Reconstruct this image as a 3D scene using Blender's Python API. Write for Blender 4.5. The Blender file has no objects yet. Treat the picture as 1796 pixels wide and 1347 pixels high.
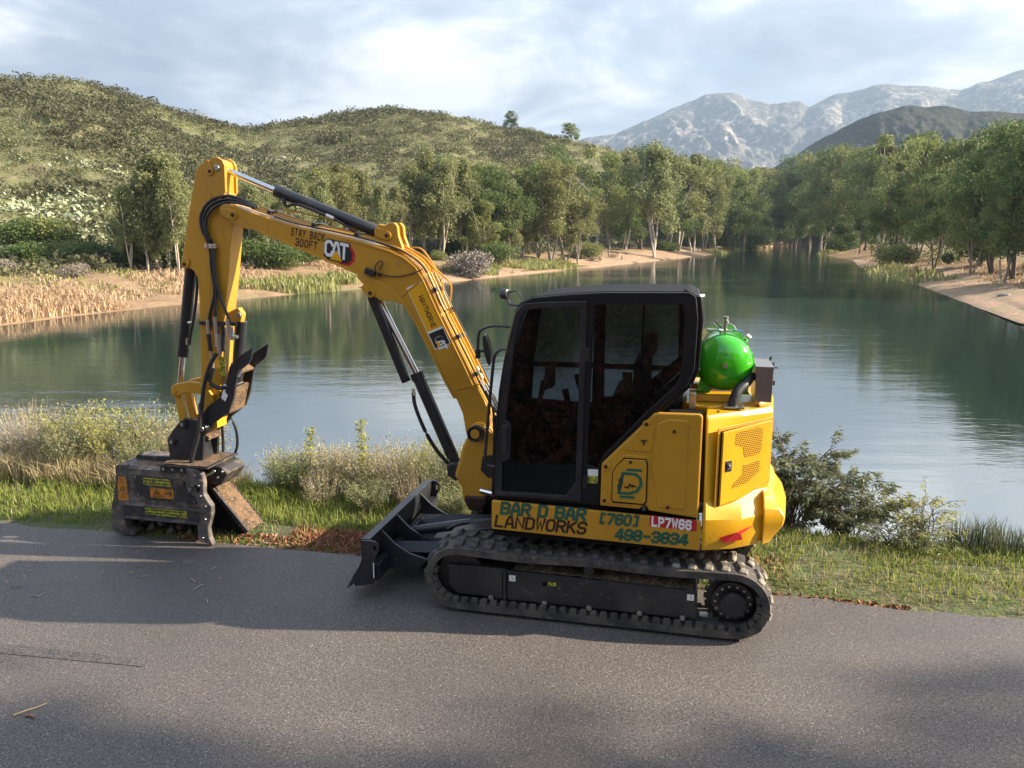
import bpy, bmesh, math, random
import numpy as np
from mathutils import Vector, Matrix
R = math.radians
random.seed(7); RNG = np.random.default_rng(7)
S = bpy.context.scene
COL = S.collection

# ------------------------------------------------------------------ camera
cam_d = bpy.data.cameras.new('camera'); cam = bpy.data.objects.new('camera', cam_d); COL.objects.link(cam)
cam.location = (0, 0, 2.92); cam.rotation_euler = (R(90 - 11.042), 0, 0)
cam_d.sensor_width = 36; cam_d.lens = 1340 / 1796 * 36
cam_d.clip_start = .05; cam_d.clip_end = 12000
S.camera = cam
# ------------------------------------------------------------------ colour management
S.view_settings.view_transform = 'Standard'; S.view_settings.look = 'None'
S.view_settings.exposure = 1.62; S.view_settings.gamma = 1
S.view_settings.use_curve_mapping = False
S.render.engine = 'CYCLES'
S.cycles.use_denoising = True
S.cycles.max_bounces = 8; S.cycles.transparent_max_bounces = 16
S.cycles.volume_bounces = 0
S.cycles.volume_step_rate = 1.0
# ------------------------------------------------------------------ sun and sky
SUN_AZ, SUN_EL = 92.0, 27.0
sd = bpy.data.lights.new('sun', 'SUN'); sun = bpy.data.objects.new('sun', sd); COL.objects.link(sun)
sd.energy = 5.0; sd.angle = R(.5); sd.color = (1.0, .86, .68)
to_sun = Vector((math.sin(R(SUN_AZ)) * math.cos(R(SUN_EL)), math.cos(R(SUN_AZ)) * math.cos(R(SUN_EL)), math.sin(R(SUN_EL))))
sun.rotation_euler = to_sun.to_track_quat('Z', 'Y').to_euler()
W = bpy.data.worlds.new('World'); S.world = W; W.use_nodes = True
nt = W.node_tree; N = nt.nodes; Lk = nt.links; N.clear()
wo = N.new('ShaderNodeOutputWorld'); bg = N.new('ShaderNodeBackground'); Lk.new(bg.outputs[0], wo.inputs[0])
sky = N.new('ShaderNodeTexSky'); sky.sky_type = 'NISHITA'; sky.sun_disc = False
sky.sun_elevation = R(SUN_EL); sky.sun_rotation = R(SUN_AZ); sky.air_density = 1.0; sky.dust_density = .8
tc = N.new('ShaderNodeTexCoord'); sx = N.new('ShaderNodeSeparateXYZ'); Lk.new(tc.outputs['Generated'], sx.inputs[0])
def nmath(op, a, b=None, c=None):
    m = N.new('ShaderNodeMath'); m.operation = op
    for i, v in enumerate((a, b, c)):
        if v is None: continue
        if isinstance(v, (int, float)): m.inputs[i].default_value = v
        else: Lk.new(v, m.inputs[i])
    return m.outputs[0]
zz = nmath('ADD', nmath('MAXIMUM', sx.outputs[2], 0.0), 0.14)      # flat cloud deck, squeezed towards the horizon
cx = nmath('DIVIDE', sx.outputs[0], zz); cy = nmath('DIVIDE', sx.outputs[1], zz)
cb = N.new('ShaderNodeCombineXYZ'); Lk.new(cx, cb.inputs[0]); Lk.new(cy, cb.inputs[1])
def wnoise(scale, detail, rough, off):
    mp = N.new('ShaderNodeMapping'); mp.inputs['Location'].default_value = off; mp.inputs['Scale'].default_value = (1, .8, 1)
    Lk.new(cb.outputs[0], mp.inputs[0])
    n = N.new('ShaderNodeTexNoise'); n.inputs['Scale'].default_value = scale; n.inputs['Detail'].default_value = detail
    n.inputs['Roughness'].default_value = rough; n.inputs['Distortion'].default_value = .35; Lk.new(mp.outputs[0], n.inputs[0]); return n.outputs[0]
def ramp(fac, stops):
    r = N.new('ShaderNodeValToRGB'); Lk.new(fac, r.inputs[0])
    el = r.color_ramp.elements
    while len(el) < len(stops): el.new(.5)
    for e, (p, c) in zip(el, stops): e.position = p; e.color = (*c, 1) if len(c) == 3 else c
    return r.outputs[0]
cover = wnoise(.6, 7, .58, (3.1, 1.7, 0))
tone = wnoise(1.35, 9, .60, (8.3, 2.9, 4))
cloudcol = ramp(tone, [(.36, (2.1, 2.5, 3.15)), (.46, (2.9, 3.25, 3.8)), (.54, (4.1, 4.35, 4.7)), (.64, (6.5, 6.5, 6.4))])
cmask = ramp(cover, [(.32, (.45, .45, .45)), (.46, (1, 1, 1))])
thin = N.new('ShaderNodeMapRange'); thin.inputs[1].default_value = .40; thin.inputs[2].default_value = .66; thin.inputs[3].default_value = 1.0; thin.inputs[4].default_value = .30; Lk.new(sx.outputs[2], thin.inputs[0])   # blue shows through overhead, as it does in the near water
mx = N.new('ShaderNodeMix'); mx.data_type = 'RGBA'; Lk.new(nmath('MULTIPLY', cmask, thin.outputs[0]), mx.inputs[0]); Lk.new(sky.outputs[0], mx.inputs[6]); Lk.new(cloudcol, mx.inputs[7])
hi = N.new('ShaderNodeMapRange'); hi.inputs[1].default_value = .17; hi.inputs[2].default_value = .42; hi.inputs[3].default_value = 1.0; hi.inputs[4].default_value = 2.35; Lk.new(sx.outputs[2], hi.inputs[0])   # the deck thins and brightens overhead, as the lake's reflection shows
sc_ = N.new('ShaderNodeVectorMath'); sc_.operation = 'SCALE'; Lk.new(mx.outputs[2], sc_.inputs[0]); Lk.new(hi.outputs[0], sc_.inputs['Scale'])
Lk.new(sc_.outputs[0], bg.inputs[0]); bg.inputs[1].default_value = 0.050

# ================================================================== helpers
def tag(o, label=None, cat=None, group=None, kind=None):
    if label: o['label'] = label
    if cat: o['category'] = cat
    if group: o['group'] = group
    if kind: o['kind'] = kind
    return o
def empty(name, loc=(0, 0, 0), rz=0, label=None, cat=None, group=None, sc=1):
    o = bpy.data.objects.new(name, None); COL.objects.link(o); o.empty_display_size = .2
    o.location = loc; o.rotation_euler = (0, 0, rz); o.scale = (sc, sc, sc) if not hasattr(sc, '__len__') else sc
    return tag(o, label, cat, group)
def link(name, me, parent=None, loc=(0, 0, 0), rot=(0, 0, 0), sc=(1, 1, 1)):
    o = bpy.data.objects.new(name, me); COL.objects.link(o)
    o.location = loc; o.rotation_euler = rot; o.scale = sc
    if parent is not None: o.parent = parent
    return o
def copy_tree(o, parent=None):
    c = o.copy(); COL.objects.link(c); c.parent = parent
    for ch in list(o.children): copy_tree(ch, c)
    return c
def npmesh(name, V, F, mat, smooth=False):
    V = np.asarray(V, dtype=np.float32); F = np.asarray(F, dtype=np.int32); k = F.shape[1]
    me = bpy.data.meshes.new(name); me.vertices.add(len(V)); me.vertices.foreach_set('co', V.ravel())
    me.loops.add(F.size); me.loops.foreach_set('vertex_index', F.ravel())
    me.polygons.add(len(F)); me.polygons.foreach_set('loop_start', np.arange(0, F.size, k, dtype=np.int32))
    me.polygons.foreach_set('loop_total', np.full(len(F), k, dtype=np.int32))
    if smooth: me.polygons.foreach_set('use_smooth', np.ones(len(F), dtype=bool))
    me.update(calc_edges=True); me.materials.append(mat); return me
_h = RNG.random((256, 256))
def vnoise(x, y):
    xi = np.floor(x).astype(int); yi = np.floor(y).astype(int); fx = x - xi; fy = y - yi
    fx = fx * fx * (3 - 2 * fx); fy = fy * fy * (3 - 2 * fy)
    a = _h[xi % 256, yi % 256]; b = _h[(xi + 1) % 256, yi % 256]; c = _h[xi % 256, (yi + 1) % 256]; d = _h[(xi + 1) % 256, (yi + 1) % 256]
    return (a * (1 - fx) + b * fx) * (1 - fy) + (c * (1 - fx) + d * fx) * fy
def fbm(x, y, o=4):
    s = 0; a = .5; 
    for i in range(o): s = s + a * vnoise(x * 2 ** i + 17 * i, y * 2 ** i + 31 * i); a *= .5
    return s

# ------------------------------------------------------------------ materials
def mat(name, col, rough=.6, metal=0, noise=None, bump=0, bscale=20, spec=None, coat=0, var=None, coord='Object', alpha=None):
    """noise = list of (scale, detail, lo, hi, colour2)  -> mixes colour2 where the noise is high"""
    m = bpy.data.materials.new(name); m.use_nodes = True; n = m.node_tree.nodes; l = m.node_tree.links
    b = n['Principled BSDF']; b.inputs['Roughness'].default_value = rough; b.inputs['Metallic'].default_value = metal
    if spec is not None: b.inputs['Specular IOR Level'].default_value = spec
    if coat: b.inputs['Coat Weight'].default_value = coat; b.inputs['Coat Roughness'].default_value = .12
    t = n.new('ShaderNodeTexCoord')
    c = n.new('ShaderNodeRGB'); c.outputs[0].default_value = (*col, 1); out = c.outputs[0]
    for (sc, det, lo, hi, c2) in (noise or []):
        no = n.new('ShaderNodeTexNoise'); no.inputs['Scale'].default_value = sc; no.inputs['Detail'].default_value = det; no.inputs['Roughness'].default_value = .6
        l.new(t.outputs[coord], no.inputs[0])
        r = n.new('ShaderNodeMapRange'); r.inputs[1].default_value = lo; r.inputs[2].default_value = hi; l.new(no.outputs[0], r.inputs[0])
        x = n.new('ShaderNodeMix'); x.data_type = 'RGBA'; l.new(r.outputs[0], x.inputs[0]); l.new(out, x.inputs[6]); x.inputs[7].default_value = (*c2, 1); out = x.outputs[2]
    if var:                                                   # per-leaf / per-piece variation
        g = n.new('ShaderNodeNewGeometry'); oi = n.new('ShaderNodeObjectInfo')
        x = n.new('ShaderNodeMix'); x.data_type = 'RGBA'; l.new(g.outputs['Random Per Island'], x.inputs[0]); l.new(out, x.inputs[6]); x.inputs[7].default_value = (*var[0], 1)
        x2 = n.new('ShaderNodeMix'); x2.data_type = 'RGBA'; ma = n.new('ShaderNodeMath'); ma.operation = 'MULTIPLY'; ma.inputs[1].default_value = var[2] if len(var) > 2 else .6
        l.new(oi.outputs['Random'], ma.inputs[0]); l.new(ma.outputs[0], x2.inputs[0]); l.new(x.outputs[2], x2.inputs[6]); x2.inputs[7].default_value = (*var[1], 1); out = x2.outputs[2]
    l.new(out, b.inputs['Base Color'])
    if bump:
        no = n.new('ShaderNodeTexNoise'); no.inputs['Scale'].default_value = bscale; no.inputs['Detail'].default_value = 5; l.new(t.outputs[coord], no.inputs[0])
        bp = n.new('ShaderNodeBump'); bp.inputs['Strength'].default_value = bump; bp.inputs['Distance'].default_value = .02; l.new(no.outputs[0], bp.inputs['Height']); l.new(bp.outputs[0], b.inputs['Normal'])
    return m
def leafmat(name, col, v1, v2, trans=.3, amt=.6):
    m = mat(name, col, .55, var=(v1, v2, amt)); n = m.node_tree.nodes; l = m.node_tree.links; b = n['Principled BSDF']
    tr = n.new('ShaderNodeBsdfTranslucent'); mxs = n.new('ShaderNodeMixShader'); mxs.inputs[0].default_value = trans
    src = b.inputs['Base Color'].links[0].from_socket; l.new(src, tr.inputs[0])
    l.new(b.outputs[0], mxs.inputs[1]); l.new(tr.outputs[0], mxs.inputs[2]); l.new(mxs.outputs[0], n['Material Output'].inputs[0])
    b.inputs['Specular IOR Level'].default_value = .25
    return m
M = {}
M['euc'] = leafmat('eucalyptus_leaf', (.165, .19, .08), (.30, .32, .13), (.22, .215, .10), .4, .7)
M['olive'] = leafmat('olive_leaf', (.14, .18, .055), (.27, .31, .09), (.21, .195, .08), .4, .8)
M['dark'] = leafmat('dark_leaf', (.06, .105, .035), (.17, .225, .065), (.12, .15, .05), .4, .5)
M['bark'] = mat('pale_bark', (.42, .37, .29), .8, noise=[(3, 4, .45, .7, (.22, .18, .13))], bump=.3)
M['barkm'] = mat('grey_bark', (.27, .24, .19), .85, noise=[(3, 4, .45, .7, (.15, .13, .10))], bump=.3)
M['barkd'] = mat('dark_bark', (.13, .10, .075), .9, bump=.4)
M['scrub'] = leafmat('chaparral_leaf', (.11, .125, .052), (.20, .21, .09), (.165, .15, .075), .25, 1.0)
M['scrubd'] = leafmat('dark_chaparral_leaf', (.06, .072, .032), (.115, .12, .055), (.095, .09, .045), .25, 1.0)
M['greybush'] = leafmat('grey_twig_leaf', (.20, .17, .13), (.30, .26, .20), (.22, .19, .16), .1, .8)

# ground of the far side: soil, sand near the water, dry grass on the slopes
def terrain_mat():
    m = bpy.data.materials.new('hillside_ground'); m.use_nodes = True; n = m.node_tree.nodes; l = m.node_tree.links; b = n['Principled BSDF']; b.inputs['Roughness'].default_value = .95; b.inputs['Specular IOR Level'].default_value = .1
    g = n.new('ShaderNodeNewGeometry'); sp = n.new('ShaderNodeSeparateXYZ'); l.new(g.outputs['Position'], sp.inputs[0])
    def noi(sc, d=6):
        x = n.new('ShaderNodeTexNoise'); x.inputs['Scale'].default_value = sc; x.inputs['Detail'].default_value = d; x.inputs['Roughness'].default_value = .65; l.new(g.outputs['Position'], x.inputs[0]); return x.outputs[0]
    def mp(v, a, c):
        r = n.new('ShaderNodeMapRange'); r.inputs[1].default_value = a; r.inputs[2].default_value = c; l.new(v, r.inputs[0]); return r.outputs[0]
    def mix(f, a, c):
        x = n.new('ShaderNodeMix'); x.data_type = 'RGBA'; l.new(f, x.inputs[0])
        for i, v in ((6, a), (7, c)):
            if isinstance(v, tuple): x.inputs[i].default_value = (*v, 1)
            else: l.new(v, x.inputs[i])
        return x.outputs[2]
    grass = mix(mp(noi(.09), .4, .62), (.15, .145, .07), (.115, .13, .05))
    grass = mix(mp(noi(.5), .52, .72), grass, (.22, .19, .115))
    grass = mix(mp(noi(.22, 6), .56, .66), grass, (.20, .15, .095))
    grass = mix(mp(noi(1.6, 3), .60, .70), grass, (.34, .30, .23))
    soil = mix(mp(noi(.6), .35, .65), (.32, .215, .13), (.22, .15, .09))
    soil = mix(mp(noi(.25), .55, .7), soil, (.20, .20, .09))
    ad = n.new('ShaderNodeMath'); ad.operation = 'ADD'; l.new(sp.outputs[2], ad.inputs[0]); k = n.new('ShaderNodeMath'); k.operation = 'MULTIPLY'; k.inputs[1].default_value = 2.0; l.new(noi(.12), k.inputs[0]); l.new(k.outputs[0], ad.inputs[1])
    c = mix(mp(ad.outputs[0], .6, 2.2), soil, grass)
    l.new(c, b.inputs['Base Color'])
    bp = n.new('ShaderNodeBump'); bp.inputs['Strength'].default_value = .6; bp.inputs['Distance'].default_value = .4; l.new(noi(1.2), bp.inputs['Height']); l.new(bp.outputs[0], b.inputs['Normal'])
    return m
M['terrain'] = terrain_mat()
def rock_mat(name, brush, brush2, rock, rl, rh, scale):
    m = bpy.data.materials.new(name); m.use_nodes = True; n = m.node_tree.nodes; l = m.node_tree.links; b = n['Principled BSDF']; b.inputs['Roughness'].default_value = .95; b.inputs['Specular IOR Level'].default_value = .05
    g = n.new('ShaderNodeNewGeometry')
    mpv = n.new('ShaderNodeMapping'); mpv.inputs['Scale'].default_value = (1, 1, .55); l.new(g.outputs['Position'], mpv.inputs[0])
    def noi(sc, d=8, r_=.7):
        x = n.new('ShaderNodeTexNoise'); x.inputs['Scale'].default_value = sc; x.inputs['Detail'].default_value = d; x.inputs['Roughness'].default_value = r_; l.new(mpv.outputs[0], x.inputs[0]); return x.outputs[0]
    def mixf(f, a, c):
        x = n.new('ShaderNodeMix'); x.data_type = 'RGBA'; l.new(f, x.inputs[0])
        for i, v in ((6, a), (7, c)):
            if isinstance(v, tuple): x.inputs[i].default_value = (*v, 1)
            else: l.new(v, x.inputs[i])
        return x.outputs[2]
    def mp(v, a, c):
        r = n.new('ShaderNodeMapRange'); r.inputs[1].default_value = a; r.inputs[2].default_value = c; l.new(v, r.inputs[0]); return r.outputs[0]
    base = mixf(mp(noi(scale * 3), .4, .6), brush, brush2)
    ad = n.new('ShaderNodeMath'); ad.operation = 'MULTIPLY_ADD'; ad.inputs[1].default_value = .45; l.new(noi(scale * .18, 3), ad.inputs[0]); l.new(noi(scale * 1.6), ad.inputs[2])
    c = mixf(mp(ad.outputs[0], rl, rh), base, rock)
    l.new(c, b.inputs['Base Color'])
    bp = n.new('ShaderNodeBump'); bp.inputs['Strength'].default_value = 1; bp.inputs['Distance'].default_value = .25 / scale; l.new(noi(scale), bp.inputs['Height']); l.new(bp.outputs[0], b.inputs['Normal'])
    return m
M['granite'] = rock_mat('granite_mountain', (.075, .08, .065), (.12, .115, .095), (.40, .345, .31), .74, .90, .026)
M['midhill'] = rock_mat('brush_hill', (.035, .042, .035), (.065, .07, .05), (.22, .20, .17), .86, .93, .07)

# ------------------------------------------------------------------ terrain shape
TX, TY = .9765, -.2155           # along the pavement edge
NX, NY = .2155, .9765            # away from the camera, across it
P0 = (-5.31, 7.51)
def st(x, y): return ((x - P0[0]) * TX + (y - P0[1]) * TY), ((x - P0[0]) * NX + (y - P0[1]) * NY)
def xy(t, s): return P0[0] + t * TX + s * NX, P0[1] + t * TY + s * NY
WATER = -2.0
SHORE = [(-120, 40), (-65, 27), (-50, 34), (-34, 38), (-28.1, 41.8), (-27.1, 46.6), (-25.2, 51.3), (-23.5, 55.6), (-20.8, 59.6), (-18.2, 64.8), (-13.6, 71.1), (-6.6, 82.5), (1.6, 99.7), (12.5, 119.1), (28.1, 151.1), (51.9, 200.3), (84.6, 272.8), (113.3, 341.2), (150, 372),
         (143, 345), (108.4, 262.3), (79.9, 200.3), (66, 150), (49.5, 106), (41.1, 76.8), (34.1, 57), (28.5, 42.4), (29, 34), (38, 24), (60, 12), (120, -30)]
a = xy(124, 3.7); b = xy(-130, 3.7)
POLY = np.array(SHORE + [a, b])
def lake_sd(x, y):
    px = np.ravel(x); py = np.ravel(y); d = np.full(px.shape, 1e9); ins = np.zeros(px.shape, bool)
    n = len(POLY)
    for i in range(n):
        ax, ay = POLY[i]; bx, by = POLY[(i + 1) % n]
        ex, ey = bx - ax, by - ay
        t = np.clip(((px - ax) * ex + (py - ay) * ey) / (ex * ex + ey * ey), 0, 1)
        d = np.minimum(d, np.hypot(px - ax - t * ex, py - ay - t * ey))
        c = ((ay > py) != (by > py)) & (px < (bx - ax) * (py - ay) / ((by - ay) if by != ay else 1e-9) + ax)
        ins ^= c
    return np.where(ins, -d, d).reshape(np.shape(x))
HA = [-80, -49.2, -42.7, -32.4, -28.5, -26.3, -24.7, -22, -18.5, -15.1, -12, -8.4, -4.8, -1.1, 2.1, 6.2, 12.3, 21.8, 33, 43, 54, 80]
HE = [.03, .038, .114, .158, .1662, .1557, .148, .1322, .119, .1318, .1435, .1511, .1482, .133, .122, .1105, .078, .050, .055, .05, .034, .03]
RF = [60, 60, 60, 78, 80, 84, 88, 92, 98, 104, 110, 114, 120, 130, 140, 175, 230, 340, 170, 120, 110, 110]
RC = [190, 190, 190, 210, 220, 225, 230, 240, 258, 268, 276, 280, 284, 286, 286, 300, 380, 520, 400, 300, 300, 300]
def ground(x, y):
    x = np.asarray(x, float); y = np.asarray(y, float)
    r = np.hypot(x, y); az = np.degrees(np.arctan2(x, y))
    t, s = st(x, y); sd_ = lake_sd(x, y)
    base = WATER + np.where(sd_ < 0, -np.minimum(1.6, -sd_ * .35), np.minimum(sd_ * .17, 1.7) + np.clip(sd_ - 10, 0, 60) * .035)
    e = np.interp(az, HA, HE); rf = np.interp(az, HA, RF); rc = np.interp(az, HA, RC)
    hc = e * rc + 2.92 - 1.3
    tt = np.clip((r - rf) / (rc - rf), 0, 1.0)
    hill = hc * (tt ** 1.12) * np.where(r > rc, np.clip(1 - (r - rc) / 700, 0, 1), 1)
    rough = (fbm(x * .045, y * .045, 5) - .47) * 9 * np.clip(tt * 3, 0, 1) * np.clip((1.0 - tt) * 3 + .12, 0, 1)
    z = np.maximum(base, 0 * base + np.where(sd_ < 0, base, base)) + np.where(sd_ > 0, hill + rough, 0)
    z = z + np.where(sd_ > 1.5, (fbm(x * .35, y * .35, 3) - .45) * .5, 0)
    return z
def far_h(x, y): return float(ground(np.array([x]), np.array([y]))[0])
# far terrain: a polar sheet
az = np.radians(np.linspace(-84, 84, 520)); rr = np.geomspace(9, 5200, 330)
A, RR = np.meshgrid(az, rr); X = RR * np.sin(A); Y = RR * np.cos(A); Z = ground(X, Y)
t_, s_ = st(X, Y); Z = np.where(s_ < 4.4, -3.4, Z)
def gridfaces(nr, nc):
    i = np.arange(nr - 1)[:, None] * nc + np.arange(nc - 1)[None, :]
    return np.stack([i, i + 1, i + nc + 1, i + nc], -1).reshape(-1, 4)
tag(link('far_shore_terrain', npmesh('far_shore_terrain', np.stack([X, Y, Z], -1).reshape(-1, 3), gridfaces(*X.shape)[:, ::-1], M['terrain'], True)), kind='structure')

def ridge(name, prof, r0, r1, r2, mt, amp, freq, seed, nr=120, na=520):
    pa = np.array([p[0] for p in prof]); pe = np.array([p[1] for p in prof])
    azd = np.linspace(pa[0], pa[-1], na); rad = np.concatenate([np.linspace(r0, r1, nr), np.linspace(r1, r2, 20)[1:]])
    A, RR = np.meshgrid(azd, rad)
    hc = np.interp(A, pa, pe) * r1 + 2.92
    jag = (fbm(A * freq * 2.2 + seed, A * 0 + seed, 5) - .47) * amp * .35
    tt = np.clip((RR - r0) / (r1 - r0), 0, 1)
    back = np.clip((RR - r1) / (r2 - r1), 0, 1)
    rid = 1 - np.abs(2 * fbm(A * freq + seed + tt * 1.1, tt * 2.2 + seed, 5) - 1) * 2
    z = (hc + jag) * (tt ** .95) - (rid * 0 + (1 - rid)) * amp * np.sin(np.clip(tt, 0, 1) * math.pi) ** .8 - back * hc * .5
    z = z + (fbm(A * freq * 6, RR / (r1 - r0) * 30, 4) - .47) * amp * .5 * np.clip(tt * (1 - tt) * 6, 0, 1)
    X = RR * np.sin(np.radians(A)); Y = RR * np.cos(np.radians(A))
    return tag(link(name, npmesh(name, np.stack([X, Y, np.maximum(z, -8)], -1).reshape(-1, 3), gridfaces(*X.shape)[:, ::-1], mt, True)), kind='structure')
MID = [(12, .03), (16.23, .056), (19.47, .0904), (20.86, .1064), (22.55, .1229), (24.21, .135), (26.48, .1422), (28.1, .1389), (29.69, .1309), (30.91, .1281), (32.56, .1265), (35.4, .1317), (42.96, .0884), (52, .04)]
MTN = [(-34, .05), (-28, .08), (-23.4, .1), (-22.3, .140), (-21.48, .1450), (-19.57, .1290), (-17.81, .1019), (-10, .07), (0.08, .0793), (5.39, .1188), (7.41, .1252), (9.38, .1407), (11.32, .1531), (13.42, .1663), (15.51, .166), (17.78, .1525), (19.2, .1555), (19.7, .1555), (20.33, .1489), (21.69, .1601), (24.06, .1659), (26.38, .1634), (27.99, .1592), (29.54, .1575), (30.71, .1619), (32.29, .1693), (33.78, .1731), (37.86, .1487), (45, .095), (60, .05)]
ridge('brush_covered_hill', MID, 620, 900, 1300, M['midhill'], 14, .35, 3.0)
ridge('granite_mountains', MTN, 2000, 3300, 4300, M['granite'], 95, .22, 11.0, nr=150, na=900)

# ------------------------------------------------------------------ water
def water_mat():
    m = bpy.data.materials.new('lake_water'); m.use_nodes = True; n = m.node_tree.nodes; l = m.node_tree.links; b = n['Principled BSDF']
    b.inputs['Base Color'].default_value = (.018, .034, .030, 1); b.inputs['Roughness'].default_value = .04; b.inputs['IOR'].default_value = 5.5
    g = n.new('ShaderNodeNewGeometry')
    def noi(sc, rz, strx, d=3):
        mp = n.new('ShaderNodeMapping'); mp.inputs['Rotation'].default_value = (0, 0, rz); mp.inputs['Scale'].default_value = (strx, 1, 1); l.new(g.outputs['Position'], mp.inputs[0])
        x = n.new('ShaderNodeTexNoise'); x.inputs['Scale'].default_value = sc; x.inputs['Detail'].default_value = d; x.inputs['Roughness'].default_value = .55; l.new(mp.outputs[0], x.inputs[0]); return x.outputs[0]
    calm = noi(.045, .3, .5, 2)                                # wind patches
    r = n.new('ShaderNodeMapRange'); r.inputs[1].default_value = .38; r.inputs[2].default_value = .62; r.inputs[3].default_value = .35; r.inputs[4].default_value = 1.0; l.new(calm, r.inputs[0])
    sm = n.new('ShaderNodeMath'); sm.operation = 'MULTIPLY_ADD'; l.new(noi(7, .15, .35, 3), sm.inputs[0]); sm.inputs[1].default_value = .30; l.new(noi(1.1, -.35, .3, 3), sm.inputs[2])
    ht = n.new('ShaderNodeMath'); ht.operation = 'MULTIPLY'; l.new(sm.outputs[0], ht.inputs[0]); l.new(r.outputs[0], ht.inputs[1])
    bp = n.new('ShaderNodeBump'); bp.inputs['Strength'].default_value = .55; bp.inputs['Distance'].default_value = .032; l.new(ht.outputs[0], bp.inputs['Height']); l.new(bp.outputs[0], b.inputs['Normal'])
    return m
M['water'] = water_mat()
wm = npmesh('water', [(-130, 2, WATER), (170, -40, WATER), (175, 380, WATER), (-130, 380, WATER)], [(0, 1, 2, 3)], M['water'])
tag(link('lake_water', wm), kind='structure')

# ------------------------------------------------------------------ the road and the two banks
def asphalt_mat():
    m = bpy.data.materials.new('worn_asphalt'); m.use_nodes = True; n = m.node_tree.nodes; l = m.node_tree.links; b = n['Principled BSDF']
    g = n.new('ShaderNodeNewGeometry')
    def noi(sc, d=4, r_=.6):
        x = n.new('ShaderNodeTexNoise'); x.inputs['Scale'].default_value = sc; x.inputs['Detail'].default_value = d; x.inputs['Roughness'].default_value = r_; l.new(g.outputs['Position'], x.inputs[0]); return x.outputs[0]
    def mp(v, a, c, o0=0, o1=1):
        r = n.new('ShaderNodeMapRange'); r.inputs[1].default_value = a; r.inputs[2].default_value = c; r.inputs[3].default_value = o0; r.inputs[4].default_value = o1; l.new(v, r.inputs[0]); return r.outputs[0]
    def mix(f, a, c):
        x = n.new('ShaderNodeMix'); x.data_type = 'RGBA'; l.new(f, x.inputs[0])
        for i, v in ((6, a), (7, c)):
            if isinstance(v, tuple): x.inputs[i].default_value = (*v, 1)
            else: l.new(v, x.inputs[i])
        return x.outputs[2]
    v = n.new('ShaderNodeTexVoronoi'); v.inputs['Scale'].default_value = 175; l.new(g.outputs['Position'], v.inputs[0])
    sep = n.new('ShaderNodeSeparateColor'); l.new(v.outputs['Color'], sep.inputs[0])
    c = mix(mp(sep.outputs[0], .0, 1.0), (.080, .069, .062), (.165, .140, .122))
    c = mix(mp(sep.outputs[1], .955, .965), c, (.34, .30, .26))                       # bright aggregate
    c = mix(mp(noi(60, 2), .52, .64), c, (.045, .042, .042))
    damp = mp(noi(.42, 4, .55), .42, .60)
    c2 = mix(damp, c, mix(mp(noi(4, 4), .4, .6), (.060, .055, .055), (.075, .068, .064)))
    mfac = n.new('ShaderNodeMix'); mfac.data_type = 'RGBA'; mfac.inputs[0].default_value = .38; l.new(c, mfac.inputs[6]); l.new(c2, mfac.inputs[7])
    l.new(mfac.outputs[2], b.inputs['Base Color'])
    l.new(mp(noi(.42, 4, .55), .42, .60, .72, .50), b.inputs['Roughness'])
    ad = n.new('ShaderNodeMath'); ad.operation = 'ADD'; l.new(v.outputs['Distance'], ad.inputs[0]); l.new(noi(220, 2), ad.inputs[1])
    bp = n.new('ShaderNodeBump'); bp.inputs['Strength'].default_value = .55; bp.inputs['Distance'].default_value = .004; bp.invert = True; l.new(ad.outputs[0], bp.inputs['Height']); l.new(bp.outputs[0], b.inputs['Normal'])
    return m
M['asphalt'] = asphalt_mat()
def strip(name, t0, t1, nt_, s0, s1, ns, zf, mt, ragged0=0, ragged1=0):
    tt, ss = np.meshgrid(np.linspace(t0, t1, nt_), np.linspace(0, 1, ns))
    lo = s0 + ragged0 * (fbm(tt * 1.9, tt * 0 + 4.2, 4) - .47); hi = s1 + ragged1 * (fbm(tt * 1.9, tt * 0 + 8.8, 4) - .47)
    sv = lo + (hi - lo) * ss; x, y = xy(tt, sv)
    return link(name, npmesh(name, np.stack([x, y, zf(tt, sv)], -1).reshape(-1, 3), gridfaces(*x.shape), mt, True))
tag(strip('road', -90, 90, 1500, -5.1, 0.0, 8, lambda t, s: 0 * t + np.where(s > -.04, -.006, 0), M['asphalt'], .2, .16), kind='structure')
M['soil'] = mat('verge_soil', (.085, .080, .04), .95, noise=[(2.5, 5, .38, .55, (.075, .10, .03)), (14, 4, .55, .7, (.19, .15, .09))], bump=.8, bscale=30)
def vz(t, s):
    n = (fbm(t * 1.3, s * 1.3, 4) - .47) * .10
    z = np.interp(s, [-.4, .0, .25, 1.3, 2.0, 3.0, 4.2, 5.0], [-.05, -.03, .02, .04, -.35, -1.35, -2.3, -2.9])
    z = z + np.clip(t - 9.5, 0, 4) * 0 
    return z + n * np.clip(s * 2.5, 0, 1)
tag(strip('verge_ground', -90, 90, 1400, -.35, 5.0, 46, vz, M['soil']), kind='structure')
M['litter'] = mat('bark_litter_ground', (.035, .016, .011), .9, noise=[(5, 5, .48, .56, (.20, .075, .04)), (16, 5, .54, .62, (.42, .22, .13)), (9, 4, .56, .62, (.012, .009, .007))], bump=1, bscale=35)
def bz(t, s):
    d = np.clip(-4.85 - s, 0, 99)
    return -.04 + 1.3 * (1 - np.exp(-d / 1.0)) + .22 * d + (fbm(t * 1.1, s * 1.1, 4) - .47) * .25 * np.clip(d, 0, 1)
tag(strip('upper_bank', -70, 80, 500, -30, -4.7, 120, bz, M['litter']), kind='structure')

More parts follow.
